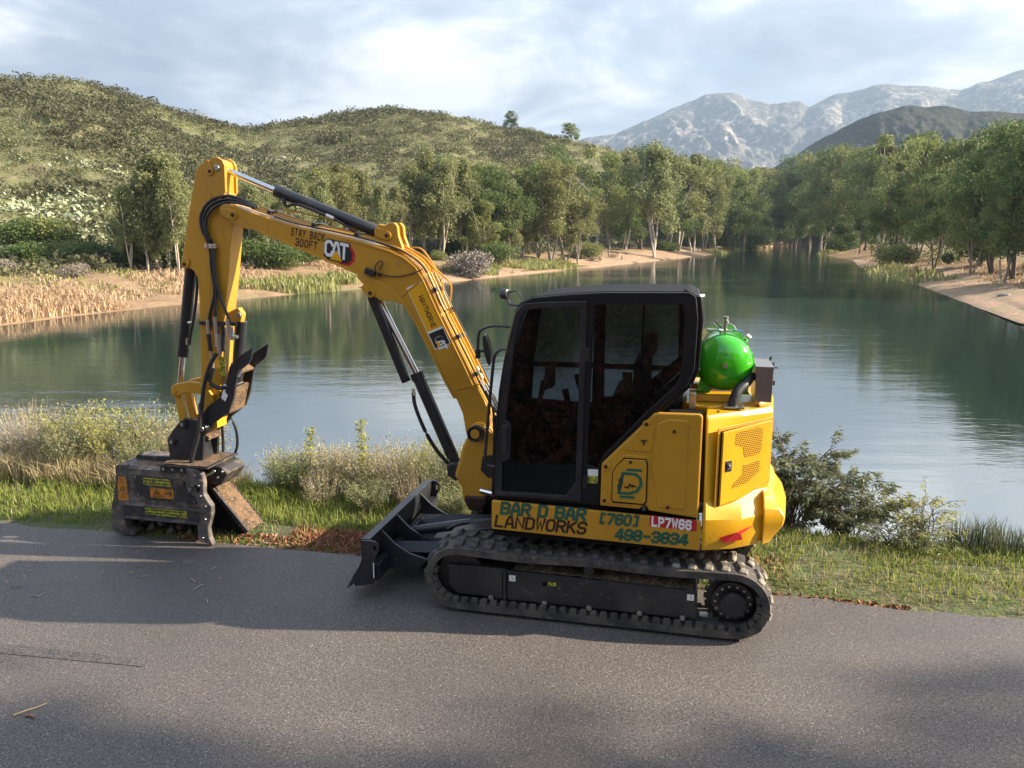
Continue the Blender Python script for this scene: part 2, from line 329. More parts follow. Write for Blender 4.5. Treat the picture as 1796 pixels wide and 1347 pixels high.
# ================================================================== vegetation builders (numpy)
def cards(c, size, asp=2.2, up=0.0, rng=RNG, fold=None):
    """one diamond leaf (or leaf clump) per centre"""
    n = len(c); u = rng.normal(size=(n, 3)); u[:, 2] = u[:, 2] * (1 - up) + np.sign(rng.random(n) - .35) * up * 1.6
    u /= np.linalg.norm(u, axis=1)[:, None]; w = rng.normal(size=(n, 3)); v = np.cross(u, w); v /= np.linalg.norm(v, axis=1)[:, None]
    a = (size * .5 * asp ** .5)[:, None]; b_ = (size * .5 / asp ** .5)[:, None]
    V = np.stack([c - u * a, c + v * b_ - u * a * .1, c + u * a, c - v * b_ - u * a * .1], 1).reshape(-1, 3)
    return V, np.arange(n * 4).reshape(n, 4)
def tube_np(pts, rad, k=6):
    pts = [Vector(p) for p in pts]; V = []; F = []
    for i, p in enumerate(pts):
        d = (pts[min(i + 1, len(pts) - 1)] - pts[max(i - 1, 0)]).normalized()
        ref = Vector((0, 0, 1)) if abs(d.z) < .9 else Vector((1, 0, 0))
        u = d.cross(ref).normalized(); w = d.cross(u)
        r = rad[i] if hasattr(rad, '__len__') else rad
        for j in range(k):
            a_ = 2 * math.pi * j / k; V.append(p + (u * math.cos(a_) + w * math.sin(a_)) * r)
    for i in range(len(pts) - 1):
        for j in range(k): F.append((i * k + j, i * k + (j + 1) % k, (i + 1) * k + (j + 1) % k, (i + 1) * k + j))
    return V, F
def join_tubes(name, tubes, mt):
    V = []; F = []
    for v, f in tubes:
        o = len(V); V += [tuple(q) for q in v]; F += [tuple(i + o for i in q) for q in f]
    return npmesh(name, np.array(V), np.array(F), mt, True)
def tree_proto(kind, seed, n=9500):
    """unit-height tree: returns (trunk mesh, crown mesh)"""
    rg = np.random.default_rng(seed); tubes = []; lobes = []
    cfg = {0: dict(nt=2, spread=.12, lo=.18, nl=34, lr=.080, ls=.018, mt='euc', bark='bark'),
           1: dict(nt=3, spread=.20, lo=.24, nl=30, lr=.095, ls=.018, mt='olive', bark='barkm'),
           2: dict(nt=2, spread=.23, lo=.12, nl=36, lr=.115, ls=.0165, mt='dark', bark='barkd')}[kind]
    for k in range(cfg['nt'] + (seed % 2)):
        ang = rg.random() * 6.28; lean = (.04 + .10 * rg.random()) * (1 + .6 * (kind == 1))
        tip = np.array([math.cos(ang) * lean * 1.6, math.sin(ang) * lean * 1.6, .72 + .22 * rg.random()])
        mid = np.array([math.cos(ang) * lean * .6 + rg.normal() * .01, math.sin(ang) * lean * .6, .35])
        base = np.array([rg.normal() * .012, rg.normal() * .012, -.03])
        cp = [base, (base * .5 + mid * .5) + rg.normal(size=3) * .008, mid, (mid + tip) / 2 + rg.normal(size=3) * .015, tip]
        tubes.append(tube_np(cp, [.011, .0095, .008, .005, .0015], 6))
        for j in range(5):
            q = .3 + .6 * rg.random(); i = min(int(q * 4), 3); p = cp[i] * (1 - (q * 4 - i)) + cp[i + 1] * (q * 4 - i)
            a2 = rg.random() * 6.28; rad = cfg['spread'] * (.5 + .9 * rg.random())
            e = p + np.array([math.cos(a2) * rad, math.sin(a2) * rad, .10 + .12 * rg.random()])
            tubes.append(tube_np([p, (p + e) / 2 + np.array([0, 0, -.015]), e], [.006, .004, .0015], 5)); lobes.append((e, cfg['lr'] * (.8 + .6 * rg.random())))
    while len(lobes) < cfg['nl']:
        h = cfg['lo'] + (1 - cfg['lo']) * rg.random() ** .8; 
        env = cfg['spread'] * (1.25 * math.sin(min(1, (1.04 - h) * 1.9) * 1.57)) * (1.0 if kind != 2 else 1.15)
        a2 = rg.random() * 6.28; rad = env * rg.random() ** .5
        lobes.append((np.array([math.cos(a2) * rad, math.sin(a2) * rad, min(h, .96)]), cfg['lr'] * (.55 + .7 * rg.random())))
    cs = []; per = n // len(lobes)
    for c, r in lobes:
        d = rg.normal(size=(per, 3)); d /= np.linalg.norm(d, axis=1)[:, None]
        q = c + d * (r * (.45 + .65 * rg.random(per)))[:, None] * np.array([1, 1, .8 if kind else 1.05])
        cs.append(q)
    c = np.concatenate(cs); V, F = cards(c, cfg['ls'] * (.6 + .8 * rg.random(len(c))), 2.0, .35 if kind == 0 else .1, rg)
    return join_tubes('trunk', tubes, M[cfg['bark']]), npmesh('crown', V, F, M[cfg['mt']])
PROTO = {0: [tree_proto(0, s) for s in (1, 2, 3, 4)], 1: [tree_proto(1, s) for s in (11, 12, 13, 14)], 2: [tree_proto(2, s, 15000) for s in (21, 22, 23)]}
def bush_proto(seed, n, mt, lr=.34, ls=.09, flat=.75):
    rg = np.random.default_rng(seed); cs = []
    for k in range(9):
        a2 = rg.random() * 6.28; rad = .42 * rg.random() ** .5; c = np.array([math.cos(a2) * rad, math.sin(a2) * rad, .15 + .45 * rg.random() * (1 - rad)])
        d = rg.normal(size=(n // 9, 3)); d /= np.linalg.norm(d, axis=1)[:, None]; cs.append(c + d * (lr * (.5 + .6 * rg.random(n // 9)))[:, None] * np.array([1, 1, flat]))
    c = np.concatenate(cs); c[:, 2] = np.abs(c[:, 2]); V, F = cards(c, ls * (.6 + .8 * rg.random(len(c))), 1.8, .1, rg); return V, F

# ---- trees across the water
TREES = [(-30.4, 62.0, 5.6, 0), (-28.3, 60.0, 4.6, 0), (-28.4, 63.0, 7.9, 0), (-28.7, 66.0, 9.4, 0), (-27.1, 64.0, 7.5, 0), (-25.6, 62.0, 5.9, 0), (-26.1, 66.0, 6.8, 0), (-23.8, 70.0, 4.9, 0), (-22.8, 72.0, 6.1, 0), (-21.5, 74.0, 6.7, 0), (-21.3, 80.0, 8.3, 0), (-20.7, 84.0, 10.0, 1), (-18.7, 86.0, 10.6, 1), (-16.5, 86.0, 9.6, 0), (-14.2, 84.0, 8.3, 0), (-13.4, 90.0, 8.2, 0), (-12.1, 92.0, 11.0, 0), (-10.6, 95.0, 13.0, 0), (-9.0, 96.0, 11.6, 0), (-7.1, 100.0, 10.8, 1), (-4.8, 102.0, 12.1, 1), (-2.5, 98.0, 11.0, 2), (-0.4, 98.0, 9.2, 0), (1.5, 104.0, 11.5, 1), (3.9, 108.0, 12.7, 1), (6.6, 118.0, 15.4, 2), (7.2, 106.0, 11.3, 1), (9.0, 106.0, 9.0, 1), (14.9, 140.0, 14.4, 2), (18.7, 150.0, 18.8, 1), (22.7, 155.0, 20.4, 0), (26.4, 160.0, 19.8, 2), (27.7, 156.0, 21.0, 0), (32.3, 163.0, 21.3, 1), (36.2, 168.0, 20.9, 0), (40.8, 176.0, 22.0, 0), (44.7, 182.0, 20.3, 1), (49.7, 190.0, 21.3, 0), (57.9, 205.0, 21.7, 1), (66.7, 225.0, 21.8, 1), (74.4, 250.0, 22.6, 1), (110, 300.0, 30.4, 2), (112, 290.0, 33.1, 2), (98, 245.0, 30.9, 2), (88, 210.0, 26.9, 2), (74, 162.0, 21.6, 2), (64.3, 136.0, 18.7, 0), (60, 119.0, 17.8, 1), (57, 109.0, 17.2, 1), (53, 96.0, 15.4, 1), (50.8, 88.0, 13.8, 2), (47, 78.0, 12.7, 2), (43.5, 70.0, 12.5, 2), (40.2, 62.0, 11.6, 2), (38.6, 58.0, 10.8, 2), (40.5, 56.0, 11.6, 2), (44.7, 82.0, 9.1, 2), (41.6, 70.0, 8.2, 2), (37.4, 58.5, 7.4, 2), (55.3, 112.0, 11.2, 2), (70.1, 156.0, 14.8, 2), (33.7, 166.0, 14.8, 2), (21.7, 150.0, 13.2, 2), (60.6, 216.0, 15.6, 2), (84.4, 195.0, 18.7, 2), (44.2, 184.0, 15.0, 2), (-3.2, 94.0, 7.0, 2), (1.5, 104.0, 7.2, 1), (-41.0, 60.0, 4.3, 1), (-41.7, 58.0, 5.1, 0), (-31.6, 64, 6.2, 0), (-29.6, 60, 6.6, 0), (-28.9, 62, 8.2, 0), (-27.9, 61, 8.8, 0), (-27.0, 61, 9.0, 0), (-25.9, 60, 7.6, 0), (-31.9, 67, 5.0, 1), (-22.6, 68, 7.2, 0), (-21.9, 70, 6.4, 0), (-20.6, 71, 7.0, 0), (-20.0, 74, 7.6, 0), (-18.2, 76, 8.2, 0), (-17.0, 79, 9.0, 1), (-8.2, 92, 11.0, 0), (-5.8, 95, 11.6, 0), (5.2, 104, 12.6, 1), (50, 200, 22, 2), (56, 225, 24, 2), (68, 250, 26, 2), (80, 280, 28, 2), (95, 300, 30, 2), (118, 330, 34, 2), (104, 262, 31, 2), (122, 380, 38, 2), (138, 395, 40, 2), (150, 390, 42, 1), (160, 370, 42, 2), (135, 330, 38, 2), (92, 222, 27, 1), (80, 180, 24, 1), (70, 140, 20, 2), (60, 100, 16, 2), (52, 70, 13, 2), (47, 58, 12, 2), (-48, 57, 4, 0)]
def zone(x, y, k):
    if x < -24: return ('slim grey-green eucalyptus beside the reeds left of the raised arm', 'slim eucalyptus trees left of the arm')
    if x < -15: return ('grey-green eucalyptus in the shore grove behind the excavator arm', 'eucalyptus trees behind the arm')
    if x < -2: return ('eucalyptus of the grove under the middle hill, seen over the boom', 'eucalyptus trees seen over the boom')
    if x < 12: return ('rounded olive-green tree by the grassy spit in mid lake shore', 'trees by the grassy spit')
    if x < 52 and y > 130: return ('tall eucalyptus behind the bare red sand beach, before the granite mountain', 'tall eucalyptus behind the red beach')
    if y > 190: return ('tall dark tree at the narrow far end of the lake', 'dark trees at the far end of the lake')
    if k == 2: return ('dense dark green tree overhanging the right-hand shore', 'dense dark trees on the right shore')
    return ('olive-topped tall tree in the right-hand wood before the dark hill', 'olive-topped trees on the right shore')
rt = random.Random(5)
for i, (x, y, top, k) in enumerate(TREES):
    f_ = 1.12 if y < 215 else 1.03
    x, y, top = x * f_, y * f_, 2.92 + (top - 2.92) * f_
    if x > 12: top -= rt.uniform(0, .12) * top
    if k == 2 and rt.random() < .4: k = 1
    g = far_h(x, y); hgt = max(3.0, top - g)
    trm, crm = rt.choice(PROTO[k]); lab, grp = zone(x, y, k)
    special = None
    if i == 32: x, y, top = 28.6, 156.5, 21.0; k = 0; g = far_h(x, y); lab, grp, special = 'white-trunked forked eucalyptus standing alone on the red beach edge', None, 1
    wd = hgt * rt.uniform(.75, 1.15)
    r_ = empty('eucalyptus_tree' if k == 0 else ('broad_tree' if k == 1 else 'dark_tree'), (x, y, g), rt.random() * 6.28, lab, 'tree', grp, (wd, wd, hgt))
    link('trunk', trm, r_); link('crown', crm, r_)
# where trees of one grove look alike, say which by its place in the row
ORD = ['leftmost', 'second', 'third', 'fourth', 'fifth', 'sixth', 'seventh', 'eighth', 'ninth', 'tenth', 'eleventh', 'twelfth', 'thirteenth', 'fourteenth', 'fifteenth', 'sixteenth', 'seventeenth', 'eighteenth', 'nineteenth', 'twentieth', 'twenty-first', 'twenty-second', 'twenty-third', 'twenty-fourth']
def order_group(grp, what):
    L_ = sorted([o for o in COL.objects if o.get('group') == grp and o.parent is None], key=lambda o: math.atan2(o.location.x, o.location.y))
    for i, o in enumerate(L_):
        if i < len(ORD): o['label'] = ('leftmost ' if i == 0 else ORD[i] + ' from left of the ') + what
for g_, w_ in (('slim eucalyptus trees left of the arm', 'slim grey-green eucalyptus row left of the raised arm'), ('eucalyptus trees behind the arm', 'shore grove eucalyptus seen behind the arm'), ('eucalyptus trees seen over the boom', 'eucalyptus row seen over the boom'), ('trees by the grassy spit', 'rounded olive trees by the grassy spit'), ('tall eucalyptus behind the red beach', 'tall eucalyptus row behind the red beach'), ('dense dark trees on the right shore', 'dense dark green trees along the right shore'), ('olive-topped trees on the right shore', 'olive-topped trees in the right-hand wood')): order_group(g_, w_)
# ---- shrubs at the water's edge across the lake
BP = {}
for nm, mt, sds in (('olive', 'olive', (1, 2)), ('dark', 'dark', (3, 4)), ('grey', 'greybush', (5, 6)), ('scrub', 'scrub', (7, 8))):
    BP[nm] = [npmesh('foliage', *bush_proto(s, 4500, None, .34, .045), M[mt]) for s in sds]
SHR = [(-46.0, 72.0, 5.6, 'dark'), (-44.2, 74.0, 6.1, 'olive'), (-40.6, 70.0, 3.5, 'olive'), (-41.3, 66.0, 3.0, 'dark'), (-34.4, 60.0, 1.2, 'grey'), (-37.3, 68.0, 3.0, 'dark'), (-36.4, 70.0, 3.4, 'dark'), (-33.7, 70.0, 3.2, 'dark'), (-39.1, 60.0, 1.7, 'grey'), (-29.2, 70.0, 3.5, 'dark'), (-26.7, 76.0, 3.9, 'dark'), (-23.4, 76.0, 3.4, 'dark'), (-21.1, 80.0, 3.3, 'dark'), (-8.5, 90.0, 1.1, 'olive'), (-4.9, 88.0, 2.4, 'grey'), (-1.5, 92.0, 3.7, 'dark'), (-7.9, 100.0, 3.8, 'dark'), (-13.9, 96.0, 3.7, 'dark'), (11.1, 117.0, 3.9, 'olive'), (32.0, 162.0, 3.7, 'dark'), (48.7, 196.0, 5.0, 'dark'), (85.1, 200.0, 5.4, 'dark'), (43.6, 64.0, 1.7, 'dark'), (52.9, 88.0, 3.7, 'dark'), (56.3, 113.0, 3.1, 'olive')]
shl = {'dark': ('dark rounded shrub under the trees on the far shore', 'dark shrubs under the trees'), 'olive': ('olive-green shrub at the foot of the far shore trees', 'olive shrubs on the far shore'), 'grey': ('grey twiggy leafless bush beside the far water edge', 'grey twiggy bushes on the far shore')}
for x, y, top, k in SHR:
    if -15 < x < 52 and k != 'grey': x, y, top = x * 1.12, y * 1.12, top * .8
    g = far_h(x, y); hgt = max(1.8, top - g)
    r_ = empty('shrub', (x, y, g), rt.random() * 6.28, shl[k][0], 'shrub', shl[k][1], (hgt * 1.15, hgt * 1.15, hgt * 1.0)); link('foliage', rt.choice(BP[k]), r_)
for i in range(26):                                        # the thicket closing off the far end of the lake
    q = i / 25; a_ = R(15.6 + 7.6 * q + rt.uniform(-.15, .15)); rr_ = 262 + rt.uniform(0, 6); x, y = rr_ * math.sin(a_), rr_ * math.cos(a_)
    while float(lake_sd(np.array([x]), np.array([y]))[0]) < 2.5: x *= 1.01; y *= 1.01
    hh_ = rt.uniform(6, 10); r_ = empty('shrub', (x, y, far_h(x, y) - .3), rt.random() * 6.28, 'dark thicket bush closing off the far end of the lake', 'shrub', 'thicket at the far end of the lake', (hh_ * 1.5, hh_ * 1.5, hh_)); link('foliage', rt.choice(BP['dark']), r_)
order_group('olive shrubs on the far shore', 'olive-green shrubs along the far shore'); order_group('grey twiggy bushes on the far shore', 'grey twiggy bushes by the far water edge')
g = far_h(-.6, 280); t1 = empty('round_tree', (-.6, 280, g - .5), 0, 'dark round-crowned tree standing on the skyline of the middle hill', 'tree', None, (7.5, 7.5, 7.2)); link('trunk', PROTO[2][0][0], t1); link('crown', PROTO[2][0][1], t1)
g = far_h(20.3, 280); t2 = empty('spreading_tree', (20.3, 280, g - .5), 0, 'loose spreading tree on the ridge, right of the round tree', 'tree', None, (12, 12, 7.8)); link('trunk', PROTO[1][1][0], t2); link('crown', PROTO[1][1][1], t2)
for x, s_ in ((5, 7), (9, 6), (14, 4), (27, 4), (33, 4)):
    g = far_h(x, 281); r_ = empty('ridge_shrub', (x, 281, g - .4), x, 'low bright green shrub on the ridge between the two skyline trees' if x < 12 else 'low shrub on the ridge right of the round tree', 'shrub', 'shrubs on the ridge' if x < 12 else 'low shrubs at the ridge end', (s_, s_, s_ * .45)); link('foliage', BP['olive'][0], r_)

# ---- chaparral covering the hillsides: nobody could count it
def scatter_cards(name, C, Sz, mt, lab, cat, per=26, seed=1, flat=.7, ls=.28, up=.1):
    rg = np.random.default_rng(seed); n = len(C)
    d = rg.normal(size=(n, per, 3)); d /= np.linalg.norm(d, axis=2)[..., None]; d[..., 2] = np.abs(d[..., 2])
    sub = rg.normal(size=(n, per, 3)) * .12
    c = (C[:, None, :] + (d * (.6 + .4 * rg.random((n, per, 1))) + sub) * Sz[:, None, None] * np.array([1, 1, flat])).reshape(-1, 3)
    sz = np.repeat(Sz, per) * ls * (.6 + .8 * rg.random(n * per)); V, F = cards(c, sz, 1.6, up, rg)
    return tag(link(name, npmesh(name, V, F, mt)), lab, cat, kind='stuff')
def hill_points(n, seed, a0=-36, a1=36, bias=1.0):
    rg = np.random.default_rng(seed); az_ = rg.uniform(a0, a1, n); rf = np.interp(az_, HA, RF); rc = np.interp(az_, HA, RC)
    r_ = rf - 8 + (rc + 6 - rf) * rg.random(n) ** bias
    x = r_ * np.sin(np.radians(az_)); y = r_ * np.cos(np.radians(az_)); z = ground(x, y); ok = (lake_sd(x, y) > 7)
    return x[ok], y[ok], z[ok], r_[ok]
x, y, z, r_ = hill_points(22000, 3); dn = fbm(x * .05, y * .05, 3); keep = RNG.random(len(x)) < np.clip((dn - .26) * 4, .25, 1)
x, y, z, r_ = x[keep], y[keep], z[keep], r_[keep]
big = fbm(x * .11 + 9, y * .11, 2)
scatter_cards('light_chaparral', np.stack([x, y, z + .1], -1), (.45 + 1.0 * RNG.random(len(x)) ** 2) * (.8 + r_ / 400), M['scrub'], 'grey-green chaparral scrub covering both hillsides', 'scrub', 34, 5, .62, .2)
x, y, z, r_ = hill_points(15000, 4); dn = fbm(x * .06 + 50, y * .06, 3); keep = RNG.random(len(x)) < np.clip((dn - .36) * 5, .1, 1); x, y, z, r_ = x[keep], y[keep], z[keep], r_[keep]
scatter_cards('dark_chaparral', np.stack([x, y, z + .1], -1), (.7 + 1.5 * RNG.random(len(x)) ** 2) * (.8 + r_ / 400), M['scrubd'], 'darker rounded chaparral bushes dotted over both hillsides', 'scrub', 52, 6, .7, .2)
# prickly pear patches low on the left hill
M['pear'] = mat('prickly_pear', (.24, .28, .15), .7, var=((.36, .38, .24), (.24, .28, .15), .3))
pc = []
for az_, r0, n, w in ((-28.6, 98, 60, 3.5), (-27.2, 92, 60, 3.0), (-25.9, 90, 40, 2.5), (-29.5, 105, 40, 3), (-31.3, 98, 26, 2), (-28.0, 125, 20, 2), (-26.5, 84, 40, 2.5), (-30.5, 83, 24, 2), (-17.5, 190, 30, 4)):
    for _ in range(n):
        r1 = r0 + RNG.normal() * w; a1 = R(az_) + RNG.normal() * w * 1.6 / r0; pc.append((r1 * math.sin(a1), r1 * math.cos(a1)))
pc = np.array(pc); pz = ground(pc[:, 0], pc[:, 1])
scatter_cards('prickly_pear', np.stack([pc[:, 0], pc[:, 1], pz + .4], -1), .55 + .4 * RNG.random(len(pc)), M['pear'], 'pale prickly pear clumps low on the left hillside', 'cactus', 9, 8, .8, .55)
# granite outcrop on the saddle
def boulder(seed, mt):
    bm = bmesh.new(); bmesh.ops.create_icosphere(bm, subdivisions=2, radius=.5); rg = random.Random(seed)
    for v in bm.verts:
        v.co *= 1 + rg.uniform(-.14, .14); v.co.z *= .75
    me = bpy.data.meshes.new('boulder'); bm.to_mesh(me); bm.free(); me.materials.append(mt); return me
M['stone'] = mat('granite_stone', (.30, .27, .23), .9, noise=[(2, 4, .45, .6, (.17, .15, .13))], bump=.5, bscale=6)
BLD = [boulder(s, M['stone']) for s in range(3)]
for i in range(9):
    a1 = R(-16.6 + rt.uniform(-.9, .9)); r1 = rt.uniform(196, 206); x, y = r1 * math.sin(a1), r1 * math.cos(a1)
    tag(link('boulder', BLD[i % 3], None, (x, y, far_h(x, y) + .4), (0, 0, rt.random() * 6), [rt.uniform(1.0, 2.2)] * 3), 'pale boulder of the outcrop on the hillside between the two hills', 'boulder', 'boulders of the hillside outcrop')
for i, (x, y, s) in enumerate(((33.0, 48, .9), (34.2, 50, .7), (36, 56, .8), (34.8, 46.5, .6))):
    tag(link('shore_rock', BLD[i % 3], None, (x, y, far_h(x, y) + .1), (0, 0, i), (s * 1.4, s, s * .7)), 'dark rock lying on the right-hand sandy shore', 'rock', 'rocks on the right shore')

# ---- reeds and grasses along the far shore
def blades(P, h, w, mt, name, lab, cat, seed=1, lean=.35, seg=2, kind='stuff', parent=None):
    rg = np.random.default_rng(seed); n = len(P); a1 = rg.random(n) * 6.283; ln = rg.random(n) * lean * h
    d = np.stack([np.cos(a1), np.sin(a1), np.zeros(n)], -1); a2 = rg.random(n) * 6.283; wv = np.stack([np.cos(a2), np.sin(a2), np.zeros(n)], -1) * (w * .5)[:, None]
    zv = np.array([0, 0, 1.0]); m1 = P + zv * (h * .55)[:, None] + d * (ln * .3)[:, None]; tp = P + zv * (h * (.96 - .25 * lean))[:, None] + d * ln[:, None]
    V = np.stack([P - wv, P + wv, m1 + wv * .8, m1 - wv * .8, tp], 1).reshape(-1, 3); i = np.arange(n) * 5
    F = np.concatenate([np.stack([i, i + 1, i + 2], -1), np.stack([i, i + 2, i + 3], -1), np.stack([i + 3, i + 2, i + 4], -1)])
    o = link(name, npmesh(name, V, F, mt), parent)
    return tag(o, lab, cat, kind=kind)
def shore_pts(i0, i1, n, d0, d1, seed):
    rg = np.random.default_rng(seed); seg = np.array(SHORE[i0:i1 + 1]); L_ = np.hypot(*(seg[1:] - seg[:-1]).T); cum = np.concatenate([[0], np.cumsum(L_)])
    q = rg.random(n) * cum[-1]; k = np.searchsorted(cum, q) - 1; k = np.clip(k, 0, len(L_) - 1); f_ = (q - cum[k]) / L_[k]
    p = seg[k] + (seg[k + 1] - seg[k]) * f_[:, None]; t = (seg[k + 1] - seg[k]) / L_[k][:, None]; nrm = np.stack([-t[:, 1], t[:, 0]], -1)
    o = rg.uniform(d0, d1, n); p = p + nrm * o[:, None]
    return np.stack([p[:, 0], p[:, 1], ground(p[:, 0], p[:, 1]) - .02], -1)
M['tanreed'] = leafmat('tan_reed', (.42, .29, .17), (.55, .40, .25), (.4, .3, .2), .3, .3)
M['greenreed'] = leafmat('green_reed', (.22, .24, .07), (.36, .33, .14), (.2, .24, .08), .3, .3)
P = shore_pts(1, 6, 9000, .3, 6.0, 21); P = P[P[:, 2] > WATER - .35]
n = len(P); blades(P, .5 + .7 * RNG.random(n), .07 + .04 * RNG.random(n), M['tanreed'], 'tan_reeds', 'dry tan reeds along the left lake shore', 'reeds', 2, 1.0)
P = shore_pts(6, 13, 9000, -.4, 5.0, 22); k = fbm(P[:, 0] * .15, P[:, 1] * .15, 2) > .40; P = P[k]; n = len(P)
blades(P, .5 + .7 * RNG.random(n), .12 + .06 * RNG.random(n), M['greenreed'], 'green_reeds', 'yellow-green rushes along the middle lake shore', 'reeds', 3, .5)
P = shore_pts(15, 24, 8000, -1.2, 3.0, 23); n = len(P); k = (P[:, 1] < 110) | (P[:, 1] > 190); P = P[k]; n = len(P)
blades(P, .6 + .8 * RNG.random(n), .16 + .08 * RNG.random(n), M['greenreed'], 'far_rushes', 'pale rushes at the far end and right shore of the lake', 'reeds', 4, .5)
P = shore_pts(2, 13, 16000, 2.5, 16, 25); k = fbm(P[:, 0] * .12 + 7, P[:, 1] * .12, 3) > np.where(P[:, 0] < -12, .40, .47); P = P[k]; n = len(P)
blades(P, .25 + .45 * RNG.random(n), .08 + .06 * RNG.random(n), M['tanreed'], 'shore_dry_grass', 'patchy dry grass on the bank behind the left shore', 'grass', 12, 1.0)
P = shore_pts(2, 13, 9000, 3, 18, 26); k = fbm(P[:, 0] * .10 + 2, P[:, 1] * .10 + 5, 3) > .47; P = P[k]; n = len(P)
blades(P, .25 + .35 * RNG.random(n), .08 + .06 * RNG.random(n), M['greenreed'], 'shore_green_grass', 'patchy green grass on the bank behind the left shore', 'grass', 13, 1.0)
P = shore_pts(19, 27, 12000, 2, 14, 27); k = fbm(P[:, 0] * .12 + 4, P[:, 1] * .12 + 5, 3) > .45; P = P[k]; n = len(P)
blades(P, .2 + .3 * RNG.random(n), .10 + .08 * RNG.random(n), M['tanreed'], 'right_shore_grass', 'thin dry grass and debris on the right shore bank', 'grass', 14, 1.0)
# the red beach
M['sand'] = mat('red_sand', (.37, .215, .125), .95, noise=[(.35, 5, .40, .60, (.25, .165, .10)), (.9, 6, .50, .62, (.24, .20, .10)), (3, 4, .52, .68, (.44, .32, .22)), (9, 3, .60, .70, (.10, .07, .05))], bump=.3, bscale=8)
def shore_sheet(name, i0, i1, w, mt, n=160):
    seg = np.array(SHORE[i0:i1 + 1], float); L_ = np.hypot(*(seg[1:] - seg[:-1]).T); cum = np.concatenate([[0], np.cumsum(L_)])
    q = np.linspace(0, cum[-1], n); k = np.clip(np.searchsorted(cum, q) - 1, 0, len(L_) - 1); f_ = (q - cum[k]) / L_[k]
    p = seg[k] + (seg[k + 1] - seg[k]) * f_[:, None]; t = np.gradient(p, axis=0); t /= np.linalg.norm(t, axis=1)[:, None]; nrm = np.stack([-t[:, 1], t[:, 0]], -1)
    ww = w * np.sin(np.linspace(.12, math.pi - .12, n)) * (.75 + .6 * (fbm(q * .12, q * 0 + 3, 3) - .3))
    rows = []
    for f2 in np.linspace(-.12, 1, 14):
        pp = p + nrm * (ww * f2)[:, None]; rows.append(np.stack([pp[:, 0], pp[:, 1], ground(pp[:, 0], pp[:, 1]) + .16], -1))
    V = np.array(rows); return tag(link(name, npmesh(name, V.reshape(-1, 3), gridfaces(14, n), mt, True)), kind='structure')
shore_sheet('red_beach', 12, 17, 12, M['sand']); shore_sheet('left_sand_shore', 10, 13, 7, M['sand'])
shore_sheet('right_sand_shore', 22, 27, 6.5, M['sand'])
# ================================================================== haze
def haze():
    m = bpy.data.materials.new('haze_air'); m.use_nodes = True; n = m.node_tree.nodes; l = m.node_tree.links
    n.remove(n['Principled BSDF']); v = n.new('ShaderNodeVolumePrincipled'); v.inputs['Density'].default_value = HAZE_D
    v.inputs['Color'].default_value = (.58, .76, 1.0, 1); v.inputs['Anisotropy'].default_value = .2
    l.new(v.outputs[0], n['Material Output'].inputs['Volume'])
    bm = bmesh.new(); bmesh.ops.create_cube(bm, size=1); me = bpy.data.meshes.new('haze'); bm.to_mesh(me); bm.free(); me.materials.append(m)
    o = link('haze', me, None, (0, 2300, 335), (0, 0, 0), (10400, 6200, 700)); tag(o, 'thin blue morning haze between the lake and the mountains', 'haze', kind='stuff')
HAZE_D = 1.4e-4
haze()

# ================================================================== grass verge and near plants
M['grass'] = leafmat('green_grass', (.16, .22, .045), (.34, .37, .09), (.2, .22, .07), .45, .2)
M['drygrass'] = leafmat('dry_grass', (.46, .38, .22), (.34, .28, .14), (.44, .36, .22), .3, .2)
M['stalk'] = mat('dry_stalk', (.40, .33, .24), .9, var=((.24, .18, .12), (.35, .3, .2), .3))
M['drybush'] = leafmat('dry_brush_leaf', (.34, .30, .17), (.48, .43, .26), (.27, .28, .13), .3, .6)
M['sage'] = leafmat('sage_green_leaf', (.18, .23, .09), (.31, .33, .14), (.22, .2, .12), .3, .6)
M['willow'] = leafmat('willow_leaf', (.11, .14, .07), (.22, .23, .13), (.13, .15, .08), .3, .3)
M['yellowleaf'] = leafmat('yellow_green_leaf', (.30, .32, .08), (.42, .40, .14), (.3, .3, .1), .4, .3)
M['darkreed'] = leafmat('dark_reed', (.10, .13, .08), (.20, .20, .12), (.12, .14, .08), .2, .3)
M['leaflit'] = mat('fallen_leaf', (.20, .06, .025), .75, var=((.44, .20, .10), (.10, .035, .02), .5))
def zone_pts(n, t0, t1, s0, s1, seed, bias=1.0):
    rg = np.random.default_rng(seed); t = rg.uniform(t0, t1, n); s = s0 + (s1 - s0) * rg.random(n) ** bias
    x, y = xy(t, s); return np.stack([x, y, vz(t, s) - .01], -1), t, s
# t of a point: t = 0 at the left frame edge of the pavement, about 9.5 at the right frame edge
P, t, s = zone_pts(80000, -3, 14, .02, 1.9, 31)
edge = (fbm(t * 2.3, t * 0 + 5, 4) - .47) * .22; thin = np.where((t > 3.0) & (t < 4.8), .5, 1.0) * np.where(fbm(t * 1.7, s * 2.5, 3) > .36, 1, .25)
k = (s > edge + .05) & (RNG.random(len(t)) < thin); P, t, s = P[k], t[k], s[k]; n = len(P)
hh = (.035 + .10 * RNG.random(n) ** 1.5) * np.where(t < 2.6, 1.5, np.where(t > 7.6, .75, 1.0)) * (.6 + np.clip(s, 0, 1) * .7)
blades(P, hh, .006 + .006 * RNG.random(n), M['grass'], 'verge_grass', 'short green grass along the edge of the pavement', 'grass', 5, .8)
P, t, s = zone_pts(9000, -3, 14, .08, 1.8, 32); k = RNG.random(len(t)) < np.where(t > 7.2, 1.0, .45); P = P[k]; n = len(P)
blades(P, .04 + .10 * RNG.random(n), .006 + .004 * RNG.random(n), M['drygrass'], 'dry_verge_grass', 'dry straw-coloured grass mixed into the verge', 'grass', 6, 1.0)
